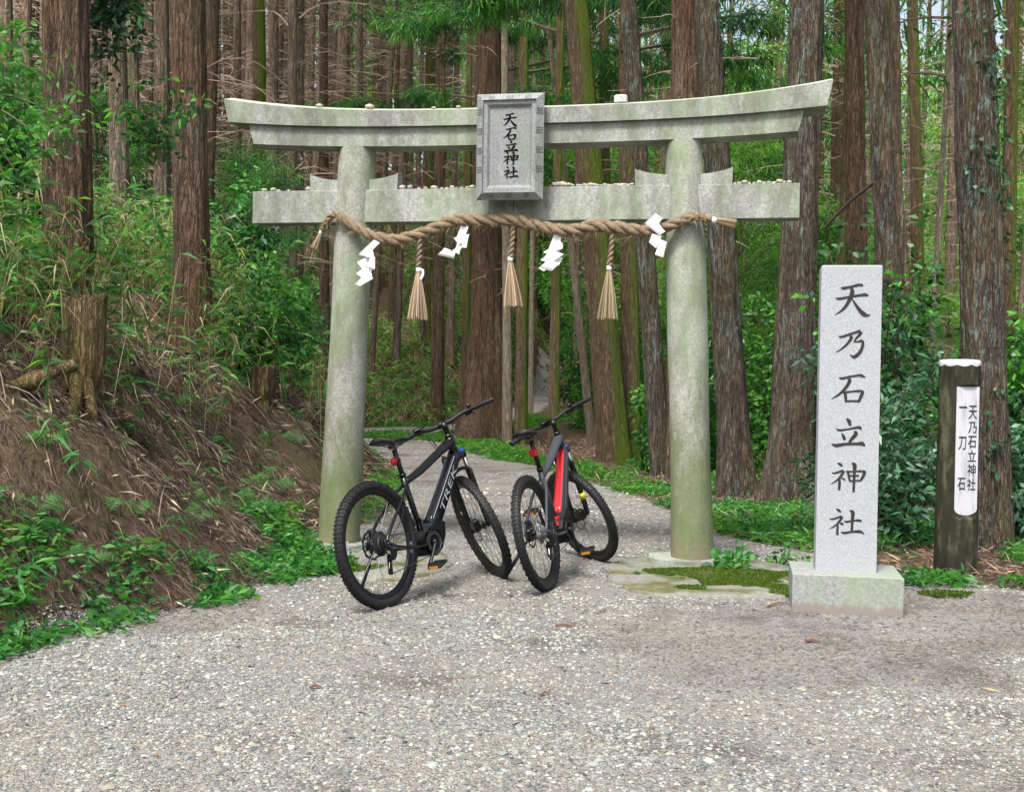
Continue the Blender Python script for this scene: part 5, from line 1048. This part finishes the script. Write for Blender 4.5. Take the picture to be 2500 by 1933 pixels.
# --- low bright young trees closing the view on the right and in the middle
def young_mesh(k):
    m = MB(); tube(m, spline([[0, 0, 0], [.1, 0, 1.8], [0, .1, 3.6], [.1, 0, 5.5]], 12), np.linspace(.05, .012, 12), 6); C = []
    for q in range(34):
        z = .5+5*rng.random(); a = rng.random()*6.283; ln = (1.0+.7*rng.random())*(1-.1*z); e = np.array([math.cos(a)*ln, math.sin(a)*ln, z+.2*ln+.2*rng.normal()]); tube(m, spline([[0, 0, z-.2], e*[.5, .5, 1]+[0, 0, .05], e], 5), np.linspace(.013, .004, 5), 3, False)
        for t in (.45, .7, .95, 1.05): C.append(np.array([0, 0, z-.2])*(1-t)+e*t+rng.normal(size=3)*.12)
    return m.data('stem', M_limb), np.array(C)
YT = []
for k, cols in enumerate((G_LIGHT, [(.11, .31, .04), (.17, .42, .05), (.08, .24, .04)], G_BROAD, G_LIGHT)):
    st_, C = young_mesh(k); V, F, c = cluster(C, 88, .40, .115, .018, cols, .4, -.15, .45); YT.append((st_, mesh_data('foliage', V, F, M_leaf, c)))
yz = {'L': ('leafy young tree among the plantation trunks left of the gate', 'young trees left of the gate'), 'M': ('leafy young tree far back behind the opening of the gate', 'young trees seen through the gate'), 'R': ('bright green young tree in the forest right of the right pillar', 'young trees right of the gate')}
got = {'L': 0, 'M': 0, 'R': 0}; lim = {'L': 8, 'M': 46, 'R': 30}; tries = 0
while tries < 6000 and any(got[k] < lim[k] for k in lim):
    tries += 1; y = 17+43*rng.random(); x = (rng.random()*2-1)*.47*y; px = 1250+x/y*CF
    z = 'L' if px < 800 else ('M' if px < 1680 else 'R')
    if got[z] >= lim[z] or (z == 'L' and y > 30) or (z == 'M' and (y < 34 or px < 1180)) or (z == 'R' and y < 15.5): continue
    if gravel_mask(x, y) > -.9: continue
    if min(np.hypot(*(q-(x, y))) for q in taken) < .8: continue
    taken.append(np.array([x, y])); got[z] += 1; k = int(rng.integers(0, 4)); s = (.8+.7*rng.random())*(1.25 if y > 32 else 1.)
    if z == 'L': k = 2; s = .55
    root = empty('young_tree', (x, y, float(terrain(x, y))-.05), rng.random()*6.28); tag(root, yz[z][0], 'young tree', yz[z][1])
    a = obj('stem', YT[k][0], root); b = obj('foliage', YT[k][1], root); a.scale = b.scale = (s, s, s)
print('young', got)
# far wood behind everything
def mass(name, n, y0, y1, xf, zf, L, W, cols, mt, label, cat, w=None, droop=.4, dz=0., zm=0.):
    y = y0+(y1-y0)*rng.random(n); x = xf(y, rng.random(n)); z = terrain(x, y)+zf(rng.random(n)); cl = fbm(x*.28, z*.35, y*.1, s=91)
    k = cl > -.55+.0*x; x, y, z, cl = x[k], y[k], z[k], cl[k]; n = len(x); P = np.stack([x, y, z], 1); c = pick(cols, n, w)*(1+.5*np.clip(cl, -.6, 1))[:, None]
    V, F, c = blades(P, rdir(n, zm, .7), L*(.5+rng.random(n)), W*(.6+.8*rng.random(n)), c, droop); o = obj(name, mesh_data(name, V, F, mt, c)); tag(o, label, cat, kind='stuff'); return o
mass('far_wood', 150000, 58, 74, lambda y, r: (r*1.35-.32)*.47*y, lambda r: 17*r**.9, .38, .12, [(.20, .42, .07), (.28, .50, .10), (.12, .30, .06), (.40, .60, .20)], M_leaf, 'bright sunlit wood closing the view far behind the trees on the right', 'woodland')
mass('far_wood', 26000, 66, 80, lambda y, r: (-r*.75-.25)*.47*y, lambda r: 12*r, .5, .2, [(.14, .24, .08), (.24, .19, .14), (.10, .17, .06), (.32, .26, .2)], M_leaf, 'hazy brown and green wood far behind the bare plantation on the left', 'woodland')
# ------------------------------------------------------------------ undergrowth
def scatter(n, x0, x1, y0, y1, keep):
    x = x0+(x1-x0)*rng.random(n); y = y0+(y1-y0)*rng.random(n); k = keep(x, y); x, y = x[k], y[k]; return np.stack([x, y, terrain(x, y)], 1)
def in_view(x, y, mrg=.04): return np.abs(x) < (.4336+mrg)*y+.2
def ufoot(x, y): return np.interp(y, FOOT[:, 0], FOOT[:, 1])-x
# dry cedar litter combed down the bank
P = scatter(230000, -8, 0, 4, 21, lambda x, y: in_view(x, y) & (ufoot(x, y) > -.02) & (ufoot(x, y) < 3.2) & (rng.random(len(x)) < np.clip((9/np.maximum(y, 4))**2, .12, 1)) & (fbm(x*1.6, y*1.6, s=101) > -.55-.5*(ufoot(x, y) > 1.4)))
e = .05; gx = (terrain(P[:, 0]+e, P[:, 1])-P[:, 2])/e; gy = (terrain(P[:, 0], P[:, 1]+e)-P[:, 2])/e; n = len(P)
dn = np.stack([-gx, -gy, -(gx**2+gy**2)], 1); dn /= np.linalg.norm(dn, axis=1)[:, None]+1e-6; D = dn+rng.normal(size=(n, 3))*.42; sc = 1+np.clip(P[:, 1]-8, 0, 12)*.08
V, F, c = blades(P+np.array([0, 0, .012])+rng.random((n, 1))**2*[0, 0, .075], D, (.05+.12*rng.random(n))*sc, .0075*sc, pick(C_BROWN+[(.30, .22, .16)], n, [3, 3, 3, 2, .6])*np.clip(1+.6*fbm(P[:, 0]*3.5, P[:, 1]*3.5, s=103), .35, 1.8)[:, None], .25)
tag(obj('cedar_litter', mesh_data('cedar_litter', V, F, M_litter, c)), 'matted brown cedar twigs covering the steep bank on the left', 'litter', kind='stuff')
P = scatter(44000, -8, 0, 4, 20, lambda x, y: in_view(x, y) & (ufoot(x, y) > .0) & (rng.random(len(x)) < np.clip((9/np.maximum(y, 4))**1.6, .1, 1)) & (rng.random(len(x)) < .25+.75*sstep(.6, 2, ufoot(x, y)))); n = len(P)
V, F, c = blades(P+[0, 0, .03], rdir(n, .1, .5), .05+.1*rng.random(n), .009+.008*rng.random(n), pick(C_STRAW, n), .1)
tag(obj('fallen_bamboo_leaves', mesh_data('fallen_bamboo_leaves', V, F, M_litter, c)), 'pale dry bamboo leaves strewn over the brown bank', 'litter', kind='stuff')
# sticks and twigs on the bank
m = MB()
for q in range(240):
    y = 5+12*rng.random(); u = .2+2.4*rng.random(); x = float(np.interp(y, FOOT[:, 0], FOOT[:, 1]))-u
    if abs(x) > .45*y: continue
    b = np.array([x, y, float(terrain(x, y))+.02]); a = rng.random()*6.28; l = .15+.4*rng.random(); d = np.array([math.cos(a)*l, math.sin(a)*l*.6, 0]); e = b+d; e[2] = float(terrain(e[0], e[1]))+.03+.06*rng.random(); tube(m, spline([b, (b+e)/2+[0, 0, .03+.03*rng.random()], e], 5), [.004, .0035, .003, .002, .0015], 4, False)
tag(m.build('fallen_twigs', M_twig), 'thin fallen twigs lying across the brown bank', 'twigs', kind='stuff')
# bamboo grass: culms with fans of leaves, green mixed with straw
def sasa(P, h, L, W, nl, green=.55, cols=G_SASA, culm=.003):
    n = len(P); hh = h*(.45+.75*rng.random(n)); lean = rng.normal(size=(n, 2))*.22; top = P+np.stack([lean[:, 0]*hh, lean[:, 1]*hh, hh], 1); Vs = []; Fs = []; Cs = []; off = 0
    S_ = rdir(n, 0, .1)*culm; V = np.stack([P-S_, P+S_, top+S_*.4, top-S_*.4], 1).reshape(-1, 3); c0 = pick(C_STRAW+[(.12, .2, .06)], n); Vs.append(V); Fs.append(np.arange(4*n).reshape(n, 4)); Cs.append(np.repeat(c0, 4, 0)); off = 4*n
    t = np.repeat(np.linspace(.45, 1, nl)[None], n, 0).ravel()+rng.normal(size=n*nl)*.06; B = np.repeat(P, nl, 0)*(1-t[:, None])+np.repeat(top, nl, 0)*t[:, None]; D = rdir(n*nl, .15, .45)
    dead = rng.random(n*nl) > green; cc = np.where(dead[:, None], pick(C_STRAW, n*nl), pick(cols, n*nl)*(.8+.4*rng.random((n*nl, 1))))
    ww = np.where(dead, .55, 1.)*W*(.6+.8*rng.random(n*nl)); V, F, c = blades(B, D, L*(.5+rng.random(n*nl)), ww, cc, np.where(dead, .9, .35)); Vs.append(V); Fs.append(F+off); Cs.append(c); return np.concatenate(Vs), np.concatenate(Fs), np.concatenate(Cs)
P = scatter(60000, -12, -1, 5, 24, lambda x, y: in_view(x, y) & (ufoot(x, y) > .95+.4*vnoise(x*2, y*2, s=5)) & (rng.random(len(x)) < .08+.46*sstep(1.2, 1.9, ufoot(x, y))) & (y < 22) & (fbm(x*.9, y*.9, s=107) > -.5))
near = P[:, 1] < 13
V1 = sasa(P[near], .95, .17, .024, 11, .6); V2 = sasa(P[~near], 1.1, .24, .038, 8, .6)
for nm, (V, F, c), lab in (('bamboo_grass', V1, 'green and straw coloured dwarf bamboo crowding the top of the left bank'), ('bamboo_grass', V2, 'dwarf bamboo thicket under the trees beyond the left bank')): tag(obj(nm, mesh_data(nm, V, F, M_leaf, c)), lab, 'bamboo grass', kind='stuff')
print('sasa', len(P))
P = scatter(90000, -26, 2.5, 22, 48, lambda x, y: in_view(x, y) & (gravel_mask(x, y) < -.25) & (y > np.interp(x, FOOT2[:, 0], FOOT2[:, 1])-.3) & (rng.random(len(x)) < np.clip((30/y)**2, 0, 1)*.8) & (fbm(x*.7, y*.7, s=109) > -.75))
V, F, c = sasa(P, .42, .24, .042, 6, .48, [(.10, .30, .06), (.15, .38, .07), (.08, .24, .05), (.2, .42, .1)], .004); print('hill sasa', len(P)); tag(obj('bamboo_grass', mesh_data('bamboo_grass', V, F, M_leaf, c)), 'low bamboo grass covering the far slope behind the bend of the path', 'bamboo grass', kind='stuff')
# green ground cover along the gravel
def cover(P, h, L, W, cols, nl=7, flat=.7):
    n = len(P); B = np.repeat(P, nl, 0)+np.stack([rng.normal(size=n*nl)*h*.5, rng.normal(size=n*nl)*h*.5, rng.random(n*nl)*h], 1)
    D = rdir(n*nl, .25, .4); c = np.repeat(pick(cols, n), nl, 0)*(.8+.4*rng.random((n*nl, 1))); return blades(B, D, L*(.5+rng.random(n*nl)), W*(.6+.7*rng.random(n*nl)), c, .2)
G_W = [(.05, .21, .045), (.08, .27, .06), (.035, .15, .045), (.11, .29, .05)]
def patch(lab, P, h, L, W, cols=G_W, nl=7, cat='ground cover', nm='ground_cover'):
    V, F, c = cover(P, h, L, W, cols, nl); tag(obj(nm, mesh_data(nm, V, F, M_leaf, c)), lab, cat, kind='stuff')
P = scatter(30000, -4, -.5, 4.5, 9.3, lambda x, y: in_view(x, y) & (ufoot(x, y) > -.16) & (ufoot(x, y) < .24+.34*np.clip((7.2-y)/.8, 0, 1)+.16*fbm(x*1.6, y*1.6, s=113)) & (fbm(x*2.6, y*2.6, s=114) > -.28) & (rng.random(len(x)) < .28))
P = P[~((np.hypot(P[:, 0]+1.3, P[:, 1]-9.05) < .25))]; print('edge cover', len(P))
patch('leafy green weeds along the foot of the left bank', P, .075, .075, .024)
P = scatter(9000, -2.4, -.95, 7.3, 8.9, lambda x, y: (ufoot(x, y) > -.45) & (ufoot(x, y) < .22) & (fbm(x*2.4, y*2.4, s=115) > -.2) & (rng.random(len(x)) < .45) & (y > 7.6+(x+1.6)*.6))
patch('green weeds growing up beside the left pillar and behind the rear wheel', P, .08, .06, .024)
P = scatter(60000, -3.2, 2.6, 9.5, 30, lambda x, y: in_view(x, y) & (gravel_mask(x, y) < .12) & (gravel_mask(x, y) > -.25-.03*y*(y > 12)) & ((ufoot(x, y) < .25) | (y > 21)) & (fbm(x*1.5, y*1.5, s=117) > -.1-.3*(y > 16)) & (rng.random(len(x)) < .5))
patch('bright grass fringing the path behind the gate and round the slender cedar', P, .07, .11, .018, [(.08, .25, .03), (.11, .30, .04), (.055, .18, .03)], 6, 'grass', 'grass')
P = scatter(60000, 1.5, 9, 7.3, 20, lambda x, y: in_view(x, y, .14) & (gravel_mask(x, y) < .05) & (np.hypot(x-1.998, y-7.03) > .42) & (fbm(x*1.1, y*1.1, s=119) > -.05-.45*((y > 8.8) & (y < 10.6))+.25*(y < 8.1)+.5*(y > 10.9)) & (rng.random(len(x)) < .42))
patch('ferny green plants on the ground around the monument and the signpost', P, .10, .085, .022)
P = scatter(2600, 2.5, 4.4, 7.7, 8.9, lambda x, y: in_view(x, y) & (fbm(x*2.2, y*2.2, s=141) > .0) & (rng.random(len(x)) < .5)); patch('small weeds sprouting round the foot of the signpost', P, .09, .08, .02)
moss_bed('moss', 2.75, 7.40, .16, .10, 1500, 'moss cushion on the gravel right of the plinth'); pass
P = scatter(90000, .5, 9, 7.5, 24, lambda x, y: in_view(x, y, .14) & (gravel_mask(x, y) < .06) & (rng.random(len(x)) < np.clip(9/y, .3, 1)*.8)); n = len(P)
V, F, c = blades(P+[0, 0, .02], rdir(n, .1, .5), .06+.12*rng.random(n), .008, pick(C_BROWN+C_STRAW[2:], n), .1); tag(obj('cedar_litter', mesh_data('cedar_litter', V, F, M_litter, c)), 'reddish brown litter under the big trees right of the gate', 'litter', kind='stuff')
P = scatter(1500, -3, 6, 3.9, 8.5, lambda x, y: in_view(x, y) & (gravel_mask(x, y) > .0)); P = P[rng.random(len(P)) < .16]; n = len(P); V, F, c = blades(P+[0, 0, .018], rdir(n, .02, .12), .015+.07*rng.random(n)**2, .005+.006*rng.random(n), pick([(.22, .11, .06), (.15, .07, .05), (.35, .24, .13), (.06, .1, .02)], n), .0); tag(obj('leaf_litter', mesh_data('leaf_litter', V, F, M_litter, c)), 'scattered brown leaf scraps lying on the gravel', 'litter', kind='stuff')
# --- shrubs and ferns, each a thing
def shrub(label, x, y, h, r, cols, n=120, per=16, L=.07, W=.035, mt=M_leaf, z0=.15, name='shrub', cat='shrub', z=None, group=None):
    z = float(terrain(x, y)) if z is None else z; root = empty(name, (x, y, z-.02)); tag(root, label, cat, group); m = MB(); C = []; nb = max(5, int(n/12))
    for q in range(nb):
        a = rng.random()*6.283; e = np.array([math.cos(a)*r*rng.random()**.5, math.sin(a)*r*rng.random()**.5, h*(z0+(1-z0)*rng.random())]); P = spline([[0, 0, 0], e*[.3, .3, .55], e], 7); tube(m, P, np.linspace(.006+.008*h/2, .003, 7), 4, False)
        for _ in range(12):
            t = .4+.65*rng.random(); p = np.array([0, 0, 0])*(1-t)**2+2*t*(1-t)*e*[.3, .3, .55]+e*t*t+rng.normal(size=3)*[.14*r, .14*r, .10*h]*.9; p[2] = max(p[2], .03); C.append(p)
    m.build('stems', M_limb, root); V, F, c = cluster(np.array(C[:n]), per, .10+.05*h/2, L, W, cols, .2, .05, .5); obj('foliage', mesh_data('foliage', V, F, mt, c), root); return root
shrub('dark glossy shrub between the monument and the signpost', 2.95, 9.6, 1.62, .62, G_DARKG, 260, 15, .085, .03, M_gloss, .3)
shrub('dark glossy shrub with blue-green leaves at the right edge behind the signpost', 4.25, 9.7, 1.3, .5, G_DARKG, 160, 14, .09, .035, M_gloss, .2)
shrub('tall leafy shrub reaching above the signpost, left of the ivy-spotted cedar', 3.35, 10.9, 2.7, .6, G_BROAD, 220, 14, .08, .04, M_gloss, .45)
shrub('young leafy plant at the foot of the right pillar', 1.58, 8.32, .16, .12, G_W, 16, 6, .07, .045, M_leaf, .5, 'plant', 'plant')
shrub('green seedling growing beside the slab of the right pillar', 1.95, 8.6, .1, .14, G_W, 14, 6, .05, .03, M_leaf, .3, 'plant', 'plant')
for k, (x, y, h, r, lab) in enumerate(((-2.9, 12.5, 1.25, .75, 'dense green bush on the bank left of the left pillar'), (-3.6, 14.5, 1.9, .8, 'taller green bush behind the tie beam left end'), (-3.5, 15.6, 1.3, .8, 'leafy bush close behind the left pillar'), (-4.6, 13.6, 1.4, .8, 'green bush right of the shaggy reddish trunk'), (-4.4, 10.3, 1.6, .4, 'thin leafy sapling bush between the two big left trunks'), (-4.4, 17.8, 2.4, .9, 'dark leafy bush deep behind the left pillar'), (-6.2, 17, 2.2, 1.0, 'broad bush under the brown trunks left of the gate'), (-5.2, 10.9, 1.5, .5, 'leafy bush at the left edge behind the leftmost big trunk'), (-8.2, 19.5, 2.6, 1.0, 'bush far left among the narrow trunks'))):
    shrub(lab, x, y, h, r, G_BROAD, 260, 22, .085, .038, M_gloss if k % 2 else M_leaf, .15)
for k, (x, y, h, r, lab) in enumerate(((3.6, 15.5, 2.6, 1.1, 'lush green bush left of the massive lichened cedar'), (2.0, 27, 2.4, 1.1, 'bush behind the big leaning trunk'), (2.9, 20, 2.6, 1.1, 'bush seen just left of the right pillar'), (5.0, 17, 3.2, 1.2, 'big lush bush behind the monument'), (2.6, 26, 3.0, 1.3, 'tall bush between the leaning trunk and the right pillar'), (6.5, 15, 2.6, 1.1, 'bush at the right edge behind the mossy edge trunk'), (5.6, 12.6, 2.1, .8, 'leafy bush right of the ivy-spotted cedar'), (4.2, 13.5, 1.9, .8, 'bush directly behind the signpost cedar, left side'), (2.3, 16.2, 1.3, .7, 'low bush behind the right pillar'), (4.0, 24, 3.4, 1.4, 'tall green bush in the gap above the tie beam right end'))):
    shrub(lab, x, y, h, r, G_BROAD if k % 2 else [(.06, .22, .03), (.11, .32, .045), (.035, .12, .025)], 300, 26, .10, .042, M_gloss if k % 3 == 0 else M_leaf, .08)
def spray(label, base, tips, cols, L, W, per=20, name='hanging_branch', mt=M_leaf):
    root = empty(name, base); tag(root, label, 'branch'); m = MB(); C = []
    for e in tips:
        e = np.array(e, float)-base; P = spline([[0, 0, 0], e*.5+[0, 0, .08], e], 12); tube(m, P, np.linspace(.012, .003, 12), 4, False)
        for q in range(3, 12):
            for _ in range(3): C.append(P[q]+rng.normal(size=3)*.085)
    m.build('stems', M_limb, root); V, F, c = cluster(np.array(C), per, .09, L, W, cols, .25, .0, .4); obj('foliage', mesh_data('foliage', V, F, mt, c), root)
b = at_d(-140, 240, 7.4); spray('light green leafy branch reaching in from the left edge across the leftmost big trunk', b, [at_d(170, 290, 7.4), at_d(120, 350, 7.2), at_d(190, 330, 7.6), at_d(60, 200, 7.5), at_d(40, 420, 7.3), at_d(90, 130, 7.6), at_d(30, 60, 7.5)], [(.055, .20, .03), (.08, .26, .04), (.03, .11, .025)], .06, .026, 7)
b = at_d(262, -60, 9.0); spray('dark drooping leafy branch right of the top of the leftmost big trunk', b, [at_d(300, 90, 9.), at_d(245, 170, 9.), at_d(330, 30, 9.), at_d(230, 60, 9.), at_d(285, 110, 9.1)], [(.02, .07, .02), (.03, .10, .03), (.015, .05, .02)], .075, .032, 7, mt=M_gloss)
b = at_d(395, 395, 9.3); spray('sparse leafy twig crossing the front of the shaggy reddish trunk', b, [at_d(330, 235, 9.4), at_d(440, 250, 9.2), at_d(345, 300, 9.4), at_d(300, 280, 9.5)], G_BROAD, .07, .032, 4)
# ferns
FN = np.array([.40, -.66, .64]); FN /= np.linalg.norm(FN); FE1 = np.cross(FN, [0, 0, 1.]); FE1 /= np.linalg.norm(FE1); FE2 = np.cross(FE1, FN); FE2 *= np.sign(FE2[2])
def fern(label, x, y, s, nf=4, cols=((.06, .25, .045), (.085, .31, .055)), group=None):
    z = float(terrain(x, y)); root = empty('fern', (x, y, z)); tag(root, label, 'fern', group); Vs, Fs, Cs, off = [], [], [], 0; m = MB()
    for q in range(nf):
        a = 3.14*(q+.5)/nf+rng.normal()*.25; ln = s*(.75+.5*rng.random()); d = np.cos(a)*FE1+np.sin(a)*FE2*.75; P = spline([[0, 0, 0], d*ln*.5+FN*.22*ln+[0, 0, .06*ln], d*ln+FN*.22*ln-[0, 0, .28*ln]], 20); tube(m, P, np.linspace(.0025, .001, 20), 3, False)
        T_ = np.gradient(P, axis=0); T_ /= np.linalg.norm(T_, axis=1)[:, None]; sd = np.cross(T_, FN); sd /= np.linalg.norm(sd, axis=1)[:, None]
        for i in range(3, 20, 2):
            w_ = .20*ln*math.sin(min(1, (20-i)/13)*1.57)
            for sg in (-1, 1):
                ax = sd[i]*sg*.95+T_[i]*.45; ax /= np.linalg.norm(ax); c_ = pick(cols, 1)[0]; b0 = P[i]; nn = 5
                for k in range(nn):
                    p = b0+ax*w_*(k+.2)/nn+np.array([0, 0, -.12*w_*((k/nn)**2)]); lw = .24*w_*(1-.7*k/nn)+.003
                    for s2 in (-1, 1):
                        v = T_[i]*s2+ax*.9; v /= np.linalg.norm(v); q4 = np.cross(v, FN)*lw*.24
                        Vs += [p, p+v*lw*.5+q4, p+v*lw, p+v*lw*.5-q4]; Cs += [c_]*4; Fs.append([off, off+1, off+2, off+3]); off += 4
    m.build('stalks', M_stem, root); obj('fronds', mesh_data('fronds', np.array(Vs), np.array(Fs), M_leaf, np.array(Cs)), root)
for px, py, s, lab in ((600, 1250, .34, 'large bright fern high on the bank left of the left pillar'), (655, 1200, .30, 'bright fern on the bank nearest the left pillar'), (470, 1285, .2, 'fern above the weeds, left of the two large bright ferns'), (110, 1110, .2, 'dark fern on the bank under the stump'), (200, 1385, .2, 'fern low on the bank among weeds near the left edge'), (90, 1260, .18, 'small fern at the left edge of the bank'), (330, 1270, .16, 'small pale fern in the middle of the bank'), (720, 1090, .2, 'fern in the shade against the left pillar'), (2060, 1290, .2, 'fern between the monument and the signpost')):
    q = hit(px, py); fern(lab, q[0], q[1], s)
# broad bamboo sprigs on the bank
def sprig(label, px, py, s, n=7):
    q = hit(px, py); root = empty('bamboo_sprig', q); tag(root, label, 'plant'); m = MB(); tube(m, spline([[0, 0, 0], [.02, -.03, s*.6], [.04, -.06, s]], 6), [.003]*6, 4, False); m.build('stem', M_stem, root)
    t = .3+.7*rng.random(n); B = np.stack([.04*t, -.06*t, s*t], 1); D = rdir(n, .1, .35); D[:, 1] -= .35; V, F, c = blades(B, D, .10+.09*rng.random(n), .018+.010*rng.random(n), pick([(.05, .22, .05), (.07, .27, .06)], n), .45); obj('leaves', mesh_data('leaves', V, F, M_leaf, c), root)
for px, py, s, lab in ((300, 720, .34, 'tall bamboo sprig right beside the top of the rotting stump'), (470, 920, .2, 'arching bamboo sprig below the shaggy reddish trunk'), (560, 930, .2, 'bamboo sprig left of the small rotten stump'), (120, 1150, .25, 'broad-leaved bamboo sprig below the rotting stump'), (190, 1190, .22, 'broad-leaved bamboo sprig lower on the bank, right of its neighbour'), (540, 1110, .16, 'bamboo sprig in the middle of the brown bank'), (650, 1100, .12, 'little bamboo sprig near the left pillar'), (420, 1330, .2, 'bamboo sprig among the ferns at the foot of the bank'), (40, 1480, .2, 'bamboo sprig at the lower left edge'), (330, 860, .2, 'bamboo sprig between the stump and the shaggy trunk')): sprig(lab, px, py, s)
# small scattered plants on the face of the bank
P = scatter(9000, -7, -.9, 4.6, 15, lambda x, y: in_view(x, y) & (ufoot(x, y) > .15) & (fbm(x*1.3, y*1.3, s=131) > .0) & (rng.random(len(x)) < .36)); print('bank plants', len(P))
patch('scattered seedlings and low green plants dotted over the brown bank', P, .06, .07, .02, G_W+[(.05, .16, .05)], 6)
P = scatter(1600, -9, -1.5, 6, 16, lambda x, y: in_view(x, y) & (ufoot(x, y) > 1.0) & (rng.random(len(x)) < .35)); n = len(P); h_ = .35+.75*rng.random(n)
V, F, c = blades(P, rdir(n, 1.6, .3), h_, .007, pick(C_STRAW, n), .12); tag(obj('dry_stalks', mesh_data('dry_stalks', V, F, M_litter, c)), 'dead straw coloured bamboo stalks standing among the big left trunks', 'stalks', kind='stuff')
xx = [(-2.35, 6.9), (-2.9, 8.2), (-2.1, 8.0), (-2.7, 9.4), (-3.2, 7.4), (-1.95, 9.8), (-2.6, 11.2), (-3.0, 6.2)]
for (x, y), lab in zip(xx, ('fern on the bank right above the lower weeds, straight below the stump', 'low fern beside the clawed roots of the stump', 'little fern halfway up the bank left of the left pillar', 'fern below the shaggy reddish trunk', 'fern tucked under the exposed root at the left edge', 'fern close to the small rotten stump', 'fern at the far shoulder of the bank', 'fern at the lower left corner of the bank')): fern(lab, x, y, .17+.07*rng.random(), 3)
# --- stumps
def stump(label, px, py, d, h, r, roots, seed):
    b = hit(px, py); root = empty('tree_stump', b-[0, 0, .1]); tag(root, label, 'tree stump'); m = MB(); n, seg = 40, 64; a = np.linspace(0, 6.2832, seg, endpoint=False); z = np.linspace(0, h, n); A, Z = np.meshgrid(a, z)
    Rr = r*(1+.10*fbm(np.cos(A)*2.6, np.sin(A)*2.6, Z*1.2, s=seed)+.06*fbm(np.cos(A)*7, np.sin(A)*7, Z*.8, s=seed+2)-.07*abs(vnoise(np.cos(A)*4, np.sin(A)*4, Z*1.5, s=seed+4))); Rr *= 1-.38*(1-sstep(.0, h*.5, Z)); Z2 = Z+(Z/h)**8*.028*fbm(np.cos(A)*3, np.sin(A)*3, s=seed+9, o=4)
    V = np.stack([Rr*np.cos(A)+.03*Z, Rr*np.sin(A), Z2], -1).reshape(-1, 3); i = np.arange(n-1)[:, None]*seg; j = np.arange(seg)[None]; k = (j+1) % seg; F = np.stack([i+j, i+k, i+seg+k, i+seg+j], -1).reshape(-1, 4)
    q0 = (n-1)*seg; V = np.vstack([V, [[.03*h, 0, h-.05]]]); T3 = np.stack([q0+np.arange(seg), q0+(np.arange(seg)+1) % seg, np.full(seg, len(V)-1)], 1); m.add(V, [F, T3]); m.build('stump_wood', M_deadwood, root, smooth=True)
    for (dx, dy, dz, rr0) in roots:
        m = MB(); P = spline([[dx*.15, dy*.15, h*.42], [dx*.55, dy*.5, h*.25+dz*.3], [dx, dy, dz], [dx*1.25, dy*1.2, dz-.18]], 16); tube(m, P, np.linspace(rr0, rr0*.35, 16)*(1+.15*vnoise(np.arange(16)*.7, 0, s=seed)), 12); m.build('root', M_deadwood, root, smooth=True)
stump('tall rotting stump with clawed pale roots near the top of the left bank', 198, 985, None, .78, .135, [(.03, -.26, -.12, .06), (.16, -.2, -.10, .045), (-.14, -.15, -.05, .05), (.05, -.14, -.15, .035)], 201)
stump('small rotten stump on the bank halfway to the left pillar', 640, 985, None, .42, .115, [(.08, -.12, -.05, .04)], 211)
b = hit(35, 960); root = empty('exposed_root', b); tag(root, 'thick pale exposed root slanting down at the left edge beside the stump', 'root'); m = MB(); tube(m, spline([[.33, .1, .16], [.12, 0, .06], [-.15, -.12, -.06], [-.4, -.25, -.22]], 20), np.linspace(.035, .06, 20)*(1+.35*vnoise(np.arange(20)*.6, 0, s=4)), 16); m.build('root_wood', M_deadwood, root, smooth=True)
# --- loose bits on the ground
def stick(label, px, py, l, a, r, mt=M_twig):
    q = hit(px, py); o = q+[0, 0, .012+r]; m = MB(); tube(m, spline([[-l/2*math.cos(a), -l/2*math.sin(a), 0], [0, .015, .006], [l/2*math.cos(a), l/2*math.sin(a), 0]], 8), [r, r*1.1, r*1.15, r, r, r*.9, r*.8, r*.5], 6); ob = m.build('fallen_stick', mt); ob.location = o; tag(ob, label, 'stick')
M_rbark = mat('red_bark_scrap', (.17, .085, .06), .9)
stick('thin dark stick lying on the path between the two bicycles', 1236, 1160, .22, .1, .006); stick('short dark twig behind the red bicycle on the path', 1213, 1170, .12, -.1, .004)
stick('red-brown bark sliver on the gravel left of centre foreground', 770, 1690, .05, .1, .006, M_rbark); stick('long red-brown bark strip on the gravel below the bicycles', 1380, 1535, .11, -.12, .006, M_rbark); stick('red-brown bark scrap on the gravel below the monument', 1985, 1577, .07, -.15, .009, M_rbark); stick('small red-brown scrap on the gravel near the centre bottom', 1330, 1705, .05, .7, .005, M_rbark)
stick('dark stick leaning on the gravel against the left side of the plinth', 1895, 1482, .2, .7, .008)
o = at_d(2010, 560, 11.0); e = at_d(2135, 445, 10.6); root = MB(); tube(root, spline([o-o, (e-o)*.5+[0, 0, .03], e-o], 8), np.linspace(.013, .018, 8), 8); ob = root.build('broken_branch', mat('dark_dead_wood', (.035, .026, .02), .9)); ob.location = o; tag(ob, 'bare broken branch slanting between trunks above the monument', 'branch')
